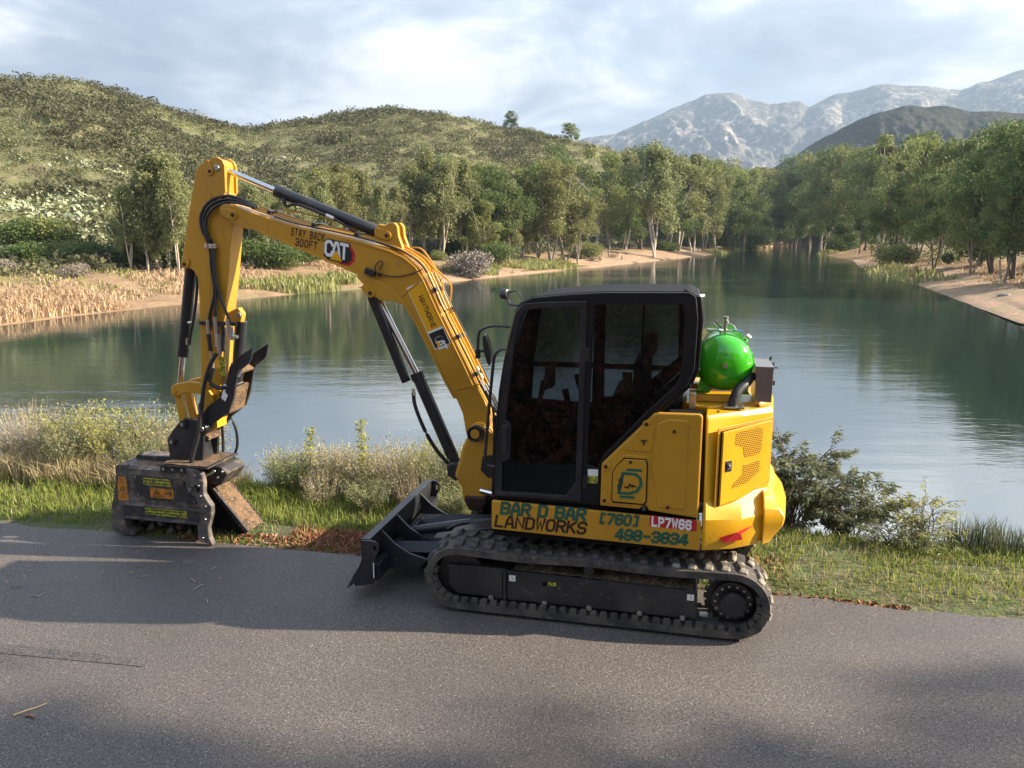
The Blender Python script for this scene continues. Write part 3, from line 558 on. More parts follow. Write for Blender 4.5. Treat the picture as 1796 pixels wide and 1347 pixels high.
# fallen leaves: a deep russet drift between the mulching head and the blade, a thin line along the pavement at the right
def litter(name, t0, t1, s0, s1, n, hmax, lab, seed, sz=.028):
    P, t, s = zone_pts(n, t0, t1, s0, s1, seed); rg = np.random.default_rng(seed)
    e = np.sin(np.clip((t - t0) / (t1 - t0), 0, 1) * math.pi) ** .5 * np.sin(np.clip((s - s0) / (s1 - s0), 0, 1) * math.pi) ** .5
    P[:, 2] += .012 + rg.random(n) * hmax * e; V, F = cards(P, sz * (.6 + 1.0 * rg.random(n)), 3.2, 0, rg)
    o = link(name, npmesh(name, V, F, M['leaflit'])); return tag(o, lab, 'fallen leaves', kind='stuff')
litter('fallen_leaves', 3.15, 4.6, -.02, .50, 3600, .08, 'russet drift of fallen leaves and bark between mulching head and dozer blade', 41)
litter('fallen_leaves', 2.0, 3.2, -.06, .22, 420, .02, 'thin scatter of brown leaves at the pavement edge beside the mulching head', 42, .028)
litter('fallen_leaves', 6.9, 8.7, -.08, .06, 420, .025, 'line of brown leaves along the pavement edge behind the rear of the tracks', 43, .028)
litter('fallen_leaves', 6.3, 7.8, .2, .8, 300, .03, 'brown leaves scattered in the grass beside the counterweight', 44, .04)
# grassy-dry bushes
def stems(n, rad, h, seed, r=.004, curve=.25, seg=4):
    rg = random.Random(seed); out = []
    for i in range(n):
        a_ = rg.random() * 6.28; b0 = rad * .35 * rg.random() ** .5; b1 = rad * rg.random() ** .6; hh = h * rg.uniform(.6, 1.05)
        pts = []
        for j in range(seg + 1):
            q = j / seg; rr_ = b0 + (b1 - b0) * q ** 1.6
            pts.append((math.cos(a_) * rr_ + rg.gauss(0, .012) * q, math.sin(a_) * rr_ + rg.gauss(0, .012) * q, hh * q * (1 - curve * .3 * q)))
        out.append((pts, r * rg.uniform(.6, 1.2)))
    return out
def brush(seed, mt, n_st=150, n_leaf=2600, ls=.022, asp=2.2, stmat='stalk', up=.2, topbias=1.0, r=.0035):
    """unit bush 1 m high, radius about .6: (stems mesh, foliage mesh)"""
    rg = np.random.default_rng(seed); sm = stems(n_st, .6, 1.0, seed, r)
    tb = [tube_np(p, [q * 1.2, q, q * .8, q * .6, q * .3], 3) for p, q in sm]
    idx = rg.integers(0, len(sm), n_leaf); q = rg.random(n_leaf) ** (1 / (1 + topbias)) * 3.999; i0 = q.astype(int); fr = q - i0
    A = np.array([p for p, _ in sm]); c = A[idx, i0] * (1 - fr[:, None]) + A[idx, i0 + 1] * fr[:, None] + rg.normal(size=(n_leaf, 3)) * .028
    V, F = cards(c, ls * (.5 + rg.random(n_leaf)), asp, up, rg)
    return join_tubes('stems', tb, M[stmat]), npmesh('foliage', V, F, M[mt])
BR = {'dry': [brush(s, 'drybush', 240, 5600, .022) for s in (1, 2, 3)], 'sage': [brush(s, 'sage', 170, 5600, .024) for s in (4, 5)], 'yellow': [brush(6, 'yellowleaf', 90, 3600, .024, 2.6)],
      'white': [brush(s, 'drybush', 420, 3800, .018, 1.6, topbias=.5) for s in (7, 8)]}
def place_brush(kind, i, t, s, h, w, label, name='dry_bush', dz=-.05, group=None):
    x, y = xy(t, s); z = float(vz(np.array([t]), np.array([s]))[0])
    r_ = empty(name, (x, y, z + dz), t * 2.3, label, 'bush', group, (w, w, h)); a_, b_ = BR[kind][i % len(BR[kind])]; link('stems', a_, r_); link('foliage', b_, r_)
# left clump (frame left)
place_brush('sage', 0, -.55, 1.75, 1.15, .95, 'sage-green bush cut by the left frame edge')
place_brush('yellow', 0, .12, 1.65, 1.15, .8, 'bright yellow-green bush in the left clump beside the lake', 'green_bush')
place_brush('white', 0, .62, 1.95, 1.15, .85, 'bare pale-twigged bush just right of the bright green bush')
place_brush('dry', 1, 1.05, 1.75, 1.05, .85, 'tan dry bush nearest the left side of the mulching head')
place_brush('sage', 0, -.25, 1.3, .75, .6, 'low grey-green bush in front of the bright green bush')
place_brush('sage', 1, .75, 1.35, .7, .6, 'low grey-green bush in front of the bare pale-twigged bush')
place_brush('yellow', 0, -.35, 1.5, 1.0, .75, 'yellow-green bush at the left frame edge', 'green_bush')
place_brush('sage', 1, .35, 1.9, 1.25, .8, 'sage-green bush behind the bright yellow-green one', 'green_bush')
place_brush('white', 1, -1.4, 1.8, 1.1, .95, 'pale dry bush beyond the left frame edge')
# middle clump between the mulching head and the blade
place_brush('sage', 0, 2.55, 1.45, .62, .62, 'green-brown bush just right of the mulching head, beside the toothed plate', 'green_bush')
place_brush('dry', 2, 3.0, 1.5, .74, .62, 'brown-topped dry bush in the middle clump, left of the yellow spike')
place_brush('dry', 0, 3.45, 1.5, .72, .6, 'brown dry bush above the left end of the leaf drift')
place_brush('white', 0, 3.85, 1.55, .82, .7, 'pale straw bush above the leaf drift')
place_brush('yellow', 0, 4.05, 1.6, .92, .42, 'yellowish bush rising highest in the middle clump', 'green_bush')
place_brush('sage', 1, 4.35, 1.5, .82, .7, 'grey-green bush behind the far end of the dozer blade')
place_brush('dry', 1, 4.8, 1.45, .62, .65, 'dry grassy bush seen between blade and boom cylinder')
place_brush('white', 0, 5.25, 1.45, .66, .65, 'pale bush seen below the swing bracket of the boom')
place_brush('dry', 2, 5.7, 1.45, .6, .6, 'dry bush hidden behind the cab')
place_brush('sage', 1, 3.65, 1.05, .45, .55, 'low green weedy bush behind the leaf drift', 'green_bush')
place_brush('sage', 0, 4.65, 1.0, .42, .5, 'low green weedy bush at the back of the blade', 'green_bush')
for i, (t0, s0, h0, w0, k0, lb) in enumerate(((2.30, 1.75, .72, .6, 'dry', 'brown-topped bush half hidden behind the toothed ramp'), (2.85, 1.85, .86, .6, 'dry', 'brown bush at the back of the middle clump, left of the tall weed spike'), (3.25, 1.8, .84, .6, 'white', 'straw bush at the back of the middle clump, right under the tall weed spike'), (3.75, 1.9, 1.0, .62, 'dry', 'tall tan bush behind the pale straw bush'),
      (4.25, 1.9, 1.02, .6, 'white', 'pale bush behind the yellowish highest bush'), (4.62, 1.8, .92, .6, 'dry', 'tan bush behind the grey-green one by the dozer blade'), (5.05, 1.8, .84, .6, 'white', 'pale fluffy bush right of the boom cylinder'), (5.5, 1.8, .82, .6, 'white', 'pale bush showing just left of the cab foot'), (3.05, 1.15, .42, .45, 'dry', 'low tan tussock bush at the grass edge left of the leaf drift'), (4.15, 1.15, .52, .5, 'white', 'low straw bush right behind the leaf drift'))):
    place_brush(k0, i, t0, s0, h0 + .25, w0, lb, dz=-.28)
for i, (t0, h) in enumerate(((3.42, .95), (2.72, .80))):
    x, y = xy(t0, 1.4); r_ = empty('tall_weed', (x, y, -.02), i, ('tall yellow-green weed spike standing above the middle clump', 'thin leafy weed sprig leaning beside the toothed plate')[i], 'weed')
    link('stems', join_tubes('stem', [tube_np([(0, 0, 0), (.02 + .1 * i, 0, h * .6), (.0 + .12 * i, .02, h)], [.006, .004, .002], 4)], M['yellowleaf']), r_)
    q = RNG.random(260); c = np.stack([.02 + RNG.normal(size=260) * .03 + .12 * i * q, RNG.normal(size=260) * .03, h * (.3 + .7 * q)], -1); V, F = cards(c, .028 * (.6 + RNG.random(260)), 2.6, .3); link('leaves', npmesh('leaves', V, F, M['yellowleaf']), r_)
# taller loose grass behind the strip
P, t, s = zone_pts(4500, 1.9, 5.6, .45, 1.5, 33); n = len(P); blades(P, .06 + .15 * RNG.random(n), .006 + .005 * RNG.random(n), M['grass'], 'tall_grass', 'tall green grass at the foot of the middle clump', 'grass', 7, .6)
P, t, s = zone_pts(9000, -3, 2.0, .9, 1.7, 34); n = len(P); blades(P, .15 + .35 * RNG.random(n), .006 + .005 * RNG.random(n), M['drygrass'], 'tall_dry_grass', 'tall dry grass at the foot of the left clump', 'grass', 8, .7)
# willow-like bush behind the counterweight
def willow(seed, nbr, h, rad, leaves=38, ll=.075, lean=(0, 0)):
    rg = random.Random(seed); tb = []; C_ = []; D_ = []
    for i in range(nbr):
        a_ = rg.random() * 6.28; e = rad * rg.uniform(.35, 1); hh = h * rg.uniform(.45, 1.0)
        p = Vector((rg.gauss(0, .05), rg.gauss(0, .05), 0)); pts = [p.copy()]
        for j in range(1, 9):
            q = j / 8; pts.append(Vector((p.x + math.cos(a_) * e * q ** 1.3 + lean[0] * q + rg.gauss(0, .015), p.y + math.sin(a_) * e * q ** 1.3 + lean[1] * q + rg.gauss(0, .015), hh * math.sin(q * 1.45) / math.sin(1.45) - .12 * e * q ** 3)))
        tb.append(tube_np(pts, [.010 * (1 - j / 9.5) for j in range(9)], 4))
        for k in range(5):
            j = rg.randint(3, 7); b0 = pts[j]; a2 = a_ + rg.uniform(-1.3, 1.3); ln = rg.uniform(.12, .32); e2 = b0 + Vector((math.cos(a2) * ln, math.sin(a2) * ln, rg.uniform(.02, .14)))
            md = (b0 + e2) / 2 + Vector((0, 0, .04)); tb.append(tube_np([b0, md, e2], [.004, .003, .001], 3))
            for _ in range(leaves):
                q = rg.uniform(.25, 1.05); c = b0.lerp(e2, q) + Vector((rg.gauss(0, .012), rg.gauss(0, .012), rg.gauss(0, .012))); C_.append(c)
                a3 = a2 + rg.uniform(-1.1, 1.1); D_.append((math.cos(a3), math.sin(a3), rg.uniform(-.7, .35)))
    C_ = np.array(C_); D_ = np.array(D_); D_ /= np.linalg.norm(D_, axis=1)[:, None]; g = np.random.default_rng(seed); n = len(C_)
    w = np.cross(D_, g.normal(size=(n, 3))); w /= np.linalg.norm(w, axis=1)[:, None]; L_ = (ll * (.6 + .7 * g.random(n)))[:, None]
    V = np.stack([C_, C_ + D_ * L_ * .45 + w * L_ * .13, C_ + D_ * L_ + np.array([0, 0, -.2]) * L_, C_ + D_ * L_ * .45 - w * L_ * .13], 1).reshape(-1, 3)
    return tb, V, np.arange(n * 4).reshape(n, 4)
def put_willow(name, seed, t, s, z, h, rad, lab, mt='willow', nbr=26, **k):
    tb, V, F = willow(seed, nbr, h, rad, **k); x, y = xy(t, s); r_ = empty(name, (x, y, z), 0, lab, 'bush'); link('branches', join_tubes('branches', tb, M['barkd']), r_); link('leaves', npmesh('leaves', V, F, M[mt]), r_)
put_willow('willow_bush', 3, 8.05, 2.05, -.45, 1.50, .62, 'tall dark willow-like bush with narrow leaves behind the counterweight', nbr=34, leaves=52, ll=.065)
put_willow('willow_bush', 4, 8.55, 1.75, -.30, .90, .42, 'lower willow-like bush arching out right of the taller one', nbr=26, leaves=50, ll=.06)
put_willow('willow_bush', 9, 7.45, 2.0, -.42, 1.1, .5, 'willow-like bush hidden behind the engine cover', nbr=16, leaves=26, ll=.07)
put_willow('sapling', 5, 9.15, 1.35, -.12, .66, .14, 'small upright yellow-green sapling right of the willow bushes', 'yellowleaf', 12, leaves=16, ll=.05)
put_willow('low_bush', 6, 8.9, 1.25, -.05, .34, .26, 'low pale-leaved bush at the foot of the sapling', 'sage', 18, leaves=16, ll=.04)
P1 = []; rgw = np.random.default_rng(61)
for (t0, s0, w0, n0) in ((9.55, 1.42, .14, 240), (9.8, 1.38, .12, 220), (10.1, 1.35, .13, 220), (10.35, 1.32, .10, 140), (10.7, 1.28, .12, 120), (11.05, 1.28, .1, 100), (11.3, 1.25, .1, 80)):
    tt = t0 + rgw.normal(size=n0) * w0; ss = s0 + rgw.normal(size=n0) * .1; x, y = xy(tt, ss); P1.append(np.stack([x, y, vz(tt, ss)], -1))
P1 = np.concatenate(P1); n = len(P1); blades(P1, (.18 + .28 * RNG.random(n)) * np.where(P1[:, 0] > 4.6, .75, 1), .006 + .004 * RNG.random(n), M['darkreed'], 'dark_rush_tufts', 'dark grey-green rush tufts on the bank at the right', 'rushes', 9, .35)
# twigs lying on the asphalt
M['twig'] = mat('pale_twig', (.50, .36, .22), .8)
M['twigd'] = mat('brown_bark_piece', (.26, .15, .09), .85)
def twig(pts, r, mt, lab, group=None):
    me = join_tubes('twig', [tube_np(pts, [r, r * 1.1, r * .9, r * .5], 5)], mt); tag(link('twig', me), lab, 'twig', group)
twig([(-3.08, 4.24, .008), (-3.03, 4.28, .012), (-2.98, 4.32, .01), (-2.95, 4.37, .006)], .005, M['twig'], 'pale curved twig on the asphalt at lower left')
twig([(-3.0, 4.235, .01), (-2.97, 4.23, .014), (-2.95, 4.225, .012), (-2.93, 4.215, .008)], .008, M['twigd'], 'short brown piece of bark below the pale twig at lower left')
for i in range(26):
    x = RNG.uniform(-4.6, -2.3); y = RNG.uniform(5.7, 6.75); a_ = RNG.random() * 6.28; L_ = RNG.uniform(.03, .12)
    d = Vector((math.cos(a_), math.sin(a_), 0)); p = Vector((x, y, .006))
    twig([p, p + d * L_ * .35 + Vector((0, .008, .004)), p + d * L_ * .7, p + d * L_ + Vector((.008, 0, 0))], .003, M['twig'] if i % 3 else M['twigd'], 'small wood splinter on the asphalt around the mulching head', 'wood splinters around the mulching head')
# cast shadow across the asphalt, painted as a thin dark strip
M['shadowstrip'] = mat('painted_shadow', (.050, .047, .045), .7, noise=[(6, 4, .45, .65, (.085, .075, .068)), (60, 3, .48, .62, (.14, .125, .11))], bump=.3, bscale=120)
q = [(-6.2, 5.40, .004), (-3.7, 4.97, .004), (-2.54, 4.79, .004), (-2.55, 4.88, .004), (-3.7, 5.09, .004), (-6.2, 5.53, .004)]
me = bpy.data.meshes.new('shadow_strip'); me.from_pydata(q, [], [(0, 1, 4, 5), (1, 2, 3, 4)]); me.materials.append(M['shadowstrip']); tag(link('shadow_strip', me), kind='structure')
# litter and trees on the bank behind the photographer (they show in the cab glass and shade the foreground)
tq = RNG.uniform(-8, 14, 9000); sq = -5.0 - 9 * RNG.random(9000) ** 1.4; x, y = xy(tq, sq); c = np.stack([x, y, bz(tq, sq) + .03], -1); k = np.hypot(c[:, 0], c[:, 1]) > .5; c = c[k]
V, F = cards(c, .05 + .07 * RNG.random(len(c)), 3.0, 0); tag(link('bark_chips', npmesh('bark_chips', V, F, M['leaflit'])), 'bark chips and brown leaves on the bank behind the camera', 'bark', kind='stuff')
for i, (x, y, h, k) in enumerate(((-6, -9, 8, 2), (-1, -11, 9, 1), (5, -12, 9, 2), (11, -10, 8, 2), (32, .35, 22.0, 1), (39, -.9, 25.0, 1), (50, -13, 22, 2), (-13, -8, 8, 2))):
    t0, s0 = st(x, y); z = float(bz(np.array([t0]), np.array([s0]))[0]) if s0 < -5 else 0
    r_ = empty('bank_tree', (x, y, z - .05), i, 'tree on the bank behind the camera', 'tree', 'trees on the near bank, out of view', (h * 1.2, h * 1.2, h)); link('trunk', PROTO[k][i % 3][0], r_); link('crown', PROTO[k][i % 3][1], r_)
    if 30 < x < 45: r_.scale = (14, 14, h)
# ================================================================== machine materials
def paint(name, col, dirt=(.25, .17, .06), rough=.38, amt=(.56, .72), coat=.25):
    return mat(name, col, rough, noise=[(1.6, 5, .45, .75, tuple(c * .82 for c in col)), (7, 6, amt[0], amt[1], dirt), (46, 3, .66, .72, tuple(d * .4 for d in dirt))], bump=.04, bscale=60, coat=coat)
M['yellow'] = paint('yellow_paint', (.54, .270, .016), (.38, .21, .05), .42, (.60, .80))
M['yellow2'] = paint('bright_yellow_paint', (.70, .36, .010), (.60, .31, .04), .32, (.62, .8))
M['black'] = mat('black_paint', (.016, .017, .020), .38, noise=[(4, 5, .5, .7, (.035, .034, .034))], bump=.05, bscale=40, coat=.2)
M['blackcab'] = mat('cab_black', (.011, .011, .012), .42, spec=.3)
M['roof'] = mat('matt_roof_black', (.010, .010, .011), .75, spec=.2)
M['navy'] = mat('undercarriage_black', (.017, .018, .023), .42, noise=[(3, 6, .45, .7, (.045, .042, .040)), (18, 4, .62, .72, (.10, .085, .065))], bump=.08, bscale=30)
M['rubber'] = mat('track_rubber', (.038, .036, .035), .8, noise=[(5, 6, .42, .60, (.10, .085, .070)), (30, 4, .6, .7, (.15, .13, .11))], bump=.3, bscale=60)
M['rubberdust'] = mat('dusty_rubber', (.065, .058, .050), .85, noise=[(12, 5, .45, .6, (.30, .26, .20))], bump=.3, bscale=60)
M['dirt'] = mat('packed_dirt', (.085, .060, .038), .95, noise=[(30, 5, .5, .65, (.22, .17, .10))], bump=1, bscale=50)
M['hose'] = mat('black_hose', (.022, .022, .024), .5)
M['chrome'] = mat('chrome_rod', (.75, .76, .78), .12, 1.0)
M['steel'] = mat('bare_steel', (.45, .44, .42), .35, .9, noise=[(20, 3, .5, .65, (.28, .25, .22))])
M['zinc'] = mat('zinc_fitting', (.62, .60, .54), .3, .9)
M['inox'] = mat('brushed_box_metal', (.40, .36, .34), .33, .85, noise=[(3, 3, .4, .7, (.32, .29, .27))])
M['green'] = mat('green_enamel', (.045, .44, .010), .14, coat=.8)
M['mulch'] = mat('worn_grey_paint', (.11, .095, .088), .6, noise=[(5, 6, .42, .56, (.060, .048, .042)), (9, 6, .50, .72, (.26, .20, .15)), (60, 3, .62, .7, (.02, .018, .017))], bump=.15, bscale=50)
M['mulchd'] = mat('mulcher_dark', (.030, .028, .028), .6, noise=[(12, 5, .5, .66, (.11, .085, .06))], bump=.2, bscale=50)
M['chips'] = mat('wood_chip_crust', (.17, .105, .058), .95, noise=[(12, 6, .42, .60, (.075, .048, .03)), (60, 4, .56, .66, (.34, .23, .13))], bump=1, bscale=70)
M['orange'] = mat('orange_warning', (.60, .22, .012), .5, noise=[(14, 5, .48, .62, (.26, .12, .04)), (30, 4, .55, .66, (.35, .14, .03))])
M['lime'] = mat('lime_warning', (.50, .50, .03), .5, noise=[(18, 5, .50, .62, (.16, .14, .05)), (60, 5, .50, .58, (.09, .09, .04))])
M['white'] = mat('white_print', (.80, .80, .78), .5)
M['print'] = mat('black_print', (.012, .012, .012), .5)
M['brownprint'] = mat('dark_brown_print', (.035, .014, .008), .5)
M['tgreen'] = mat('green_print', (.012, .115, .075), .45)
M['tgreend'] = mat('dark_green_edge', (.010, .050, .030), .5)
M['red'] = mat('red_print', (.50, .018, .022), .4)
M['amber'] = mat('amber_yellow_print', (.80, .40, .006), .45)
M['seat'] = mat('cab_trim', (.05, .05, .05), .8)
M['dark'] = M['dark']
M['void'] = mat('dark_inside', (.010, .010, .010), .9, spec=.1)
def glass_mat(name, tint, gl=.5, ior=1.5):
    m = bpy.data.materials.new(name); m.use_nodes = True; n = m.node_tree.nodes; l = m.node_tree.links; n.remove(n['Principled BSDF'])
    tr = n.new('ShaderNodeBsdfTransparent'); tr.inputs[0].default_value = (*tint, 1); gs = n.new('ShaderNodeBsdfGlossy'); gs.inputs['Roughness'].default_value = .015; gs.inputs[0].default_value = (.9, .9, .9, 1)
    fr = n.new('ShaderNodeFresnel'); fr.inputs[0].default_value = ior; mxs = n.new('ShaderNodeMixShader'); l.new(fr.outputs[0], mxs.inputs[0]); l.new(tr.outputs[0], mxs.inputs[1]); l.new(gs.outputs[0], mxs.inputs[2]); l.new(mxs.outputs[0], n['Material Output'].inputs[0]); return m
M['glass'] = glass_mat('tinted_cab_glass', (.50, .54, .56), ior=1.5)
def grille_mat():
    m = bpy.data.materials.new('perforated_yellow'); m.use_nodes = True; n = m.node_tree.nodes; l = m.node_tree.links; b = n['Principled BSDF']; b.inputs['Roughness'].default_value = .35
    t = n.new('ShaderNodeTexCoord'); sp = n.new('ShaderNodeSeparateXYZ'); l.new(t.outputs['Object'], sp.inputs[0])
    def mm(op, a, b_=None):
        x = n.new('ShaderNodeMath'); x.operation = op
        for i, v in enumerate((a, b_)):
            if v is None: continue
            if isinstance(v, (int, float)): x.inputs[i].default_value = v
            else: l.new(v, x.inputs[i])
        return x.outputs[0]
    P_ = .0165
    def dots(ox, oy):
        u = mm('SUBTRACT', mm('FRACT', mm('ADD', mm('DIVIDE', sp.outputs[0], P_), ox)), .5); v = mm('SUBTRACT', mm('FRACT', mm('ADD', mm('DIVIDE', sp.outputs[2], P_ * 1.732), oy)), .5)
        v = mm('MULTIPLY', v, 1.732); return mm('LESS_THAN', mm('ADD', mm('MULTIPLY', u, u), mm('MULTIPLY', v, v)), .39 ** 2)
    f = mm('MAXIMUM', dots(0, 0), dots(.5, .5))
    x = n.new('ShaderNodeMix'); x.data_type = 'RGBA'; l.new(f, x.inputs[0]); x.inputs[6].default_value = (.80, .42, .01, 1); x.inputs[7].default_value = (.008, .007, .006, 1); l.new(x.outputs[2], b.inputs['Base Color']); return m
M['grille'] = grille_mat()

# ================================================================== machine geometry helpers (all in metres, machine axes: x forward, y to its left, z up)
def bmobj(name, bm, mt, parent, bevel=0, smooth=False, label=None, seg=2, angle=35):
    bmesh.ops.recalc_face_normals(bm, faces=bm.faces)
    me = bpy.data.meshes.new(name); bm.to_mesh(me); bm.free(); me.materials.append(mt)
    if smooth:
        for p in me.polygons: p.use_smooth = True
        me.set_sharp_from_angle(angle=R(angle))
    o = link(name, me, parent)
    if bevel:
        md = o.modifiers.new('bevel', 'BEVEL'); md.width = bevel; md.segments = seg; md.limit_method = 'ANGLE'; md.angle_limit = R(30); md.harden_normals = False
    if label: o['label'] = label
    return o
def plate(name, pts, y0, y1, mt, parent, bevel=.006, holes=(), label=None):
    """an outline in the x-z plane with optional openings, given real thickness along y"""
    bm = bmesh.new()
    for y in (y0, y1):
        edges = []
        for loop in (pts, *holes):
            vs = [bm.verts.new((p[0], y, p[1])) for p in loop]
            edges += [bm.edges.new((vs[i], vs[(i + 1) % len(vs)])) for i in range(len(vs))]
        if holes: bmesh.ops.triangle_fill(bm, use_beauty=True, use_dissolve=True, edges=edges)
        else: bm.faces.new(vs)
    bm.verts.ensure_lookup_table(); k = 0; tot = sum(len(l_) for l_ in (pts, *holes))
    for loop in (pts, *holes):
        n = len(loop)
        for i in range(n): bm.faces.new((bm.verts[k + i], bm.verts[k + (i + 1) % n], bm.verts[tot + k + (i + 1) % n], bm.verts[tot + k + i]))
        k += n
    return bmobj(name, bm, mt, parent, bevel, label=label)
def box(name, x0, x1, y0, y1, z0, z1, mt, parent, bevel=.005, label=None):
    bm = bmesh.new(); bmesh.ops.create_cube(bm, size=1)
    for v in bm.verts: v.co = Vector(((x0 + x1) / 2 + v.co.x * (x1 - x0), (y0 + y1) / 2 + v.co.y * (y1 - y0), (z0 + z1) / 2 + v.co.z * (z1 - z0)))
    return bmobj(name, bm, mt, parent, bevel, label=label)
def tubes(name, lst, mt, parent, k=8, label=None):
    """lst of (points, radius or radii); closed ends; hoses, pipes, fittings and bolts each become a piece of their own"""
    if len(lst) > 1 and any(w in name for w in ('hose', 'fitting', 'pipe', 'bolt', 'wire', 'coupling', 'sleeve', 'elbow')) and 'spiral' not in name:
        for q_ in lst[1:]: tubes(name, [q_], mt, parent, k, label)
        return tubes(name, lst[:1], mt, parent, k, label)
    bm = bmesh.new()
    for pts, r in lst:
        V, F = tube_np(pts, r, k); vs = [bm.verts.new(v) for v in V]
        for f in F: bm.faces.new([vs[i] for i in f])
        bm.faces.new(vs[:k]); bm.faces.new(vs[-k:])
    return bmobj(name, bm, mt, parent, 0, True, label)
def smoothpath(pts, n=6):
    P = [Vector(p) for p in pts]; out = []
    for i in range(len(P) - 1):
        p0, p1, p2, p3 = P[max(i - 1, 0)], P[i], P[i + 1], P[min(i + 2, len(P) - 1)]
        for j in range(n):
            t = j / n; out.append(.5 * ((2 * p1) + (p2 - p0) * t + (2 * p0 - 5 * p1 + 4 * p2 - p3) * t * t + (3 * p1 - p0 - 3 * p2 + p3) * t ** 3))
    return out + [P[-1]]
def disc(name, x, z, y0, y1, r, mt, parent, n=28, bevel=.003, label=None):
    return plate(name, [(x + r * math.cos(2 * math.pi * i / n), z + r * math.sin(2 * math.pi * i / n)) for i in range(n)], y0, y1, mt, parent, bevel, label=label)
def bolts(name, lst, r, mt, parent, h=.012):
    for (x, y, z) in lst: disc(name, x, z, y, y + h, r, mt, parent, 10, .002)
def arcpts(cx, cz, r, a0, a1, n):
    return [(cx + r * math.cos(R(a0 + (a1 - a0) * i / (n - 1))), cz + r * math.sin(R(a0 + (a1 - a0) * i / (n - 1)))) for i in range(n)]

# ---- a small stroke alphabet (chamfered block letters) on a 1 x 1.5 grid
c_ = .26
GL = {'B': [[(0, 0), (0, 1.5), (1 - c_, 1.5), (1, 1.5 - c_), (1, .75 + c_ * .6), (.85, .75), (1, .75 - c_ * .6), (1, c_), (1 - c_, 0), (0, 0)], [(0, .75), (.8, .75)]],
      'A': [[(0, 0), (.14, .9), (.36, 1.5), (.64, 1.5), (.86, .9), (1, 0)], [(.1, .5), (.9, .5)]],
      'R': [[(0, 0), (0, 1.5), (1 - c_, 1.5), (1, 1.5 - c_), (1, .72 + c_), (1 - c_, .72), (0, .72)], [(.45, .72), (1, 0)]],
      'D': [[(0, 0), (0, 1.5), (1 - c_, 1.5), (1, 1.5 - c_), (1, c_), (1 - c_, 0), (0, 0)]],
      'L': [[(0, 1.5), (0, 0), (.9, 0)]], 'N': [[(0, 0), (0, 1.5), (1, 0), (1, 1.5)]],
      'W': [[(0, 1.5), (.2, 0), (.5, 1.1), (.8, 0), (1, 1.5)]],
      'O': [[(c_, 0), (0, c_), (0, 1.5 - c_), (c_, 1.5), (1 - c_, 1.5), (1, 1.5 - c_), (1, c_), (1 - c_, 0), (c_, 0)]],
      'K': [[(0, 0), (0, 1.5)], [(1, 1.5), (.12, .72)], [(.3, .86), (1, 0)]],
      'S': [[(1, 1.25), (.85, 1.5), (c_, 1.5), (0, 1.5 - c_), (0, .75 + c_ * .7), (c_, .75), (1 - c_, .75), (1, .75 - c_ * .7), (1, c_), (1 - c_, 0), (.15, 0), (0, .25)]],
      'P': [[(0, 0), (0, 1.5), (1 - c_, 1.5), (1, 1.5 - c_), (1, .7 + c_), (1 - c_, .7), (0, .7)]],
      'C': [[(1, 1.2), (1, 1.5 - c_), (1 - c_, 1.5), (c_, 1.5), (0, 1.5 - c_), (0, c_), (c_, 0), (1 - c_, 0), (1, c_), (1, .35)]],
      'T': [[(0, 1.5), (1, 1.5)], [(.5, 1.5), (.5, 0)]], 'Y': [[(0, 1.5), (.5, .72), (1, 1.5)], [(.5, .72), (.5, 0)]],
      'F': [[(1, 1.5), (0, 1.5), (0, 0)], [(0, .76), (.8, .76)]], 'H': [[(0, 0), (0, 1.5)], [(1, 0), (1, 1.5)], [(0, .75), (1, .75)]],
      'E': [[(1, 1.5), (0, 1.5), (0, 0), (1, 0)], [(0, .76), (.85, .76)]],
      '0': [[(c_, 0), (0, c_), (0, 1.5 - c_), (c_, 1.5), (1 - c_, 1.5), (1, 1.5 - c_), (1, c_), (1 - c_, 0), (c_, 0)]],
      '3': [[(0, 1.3), (c_ * .7, 1.5), (1 - c_, 1.5), (1, 1.5 - c_), (1, .95), (.8, .76), (1, .56), (1, c_), (1 - c_, 0), (c_ * .7, 0), (0, .22)], [(.35, .76), (.8, .76)]],
      '4': [[(.78, 0), (.78, 1.5), (.55, 1.5), (0, .5), (0, .36), (1.05, .36)]],
      '6': [[(1, 1.3), (1 - c_ * .7, 1.5), (c_, 1.5), (0, 1.5 - c_), (0, c_), (c_, 0), (1 - c_, 0), (1, c_), (1, .82 - c_ * .5), (1 - c_, .82), (0, .82)]],
      '7': [[(0, 1.5), (1, 1.5), (1, 1.3), (.35, 0)]],
      '8': [[(c_, .76), (0, 1.0), (0, 1.5 - c_), (c_, 1.5), (1 - c_, 1.5), (1, 1.5 - c_), (1, 1.0), (1 - c_, .76), (1, .55), (1, c_), (1 - c_, 0), (c_, 0), (0, c_), (0, .55), (c_, .76), (1 - c_, .76)]],
      '9': [[(0, .2), (c_ * .7, 0), (1 - c_, 0), (1, c_), (1, 1.5 - c_), (1 - c_, 1.5), (c_, 1.5), (0, 1.5 - c_), (0, .68 + c_ * .5), (c_, .68), (1, .68)]],
      '[': [[(.75, 1.5), (.3, 1.5), (.3, 0), (.75, 0)]], ']': [[(.25, 1.5), (.7, 1.5), (.7, 0), (.25, 0)]], '-': [[(.15, .72), (.85, .72)]], ' ': []}
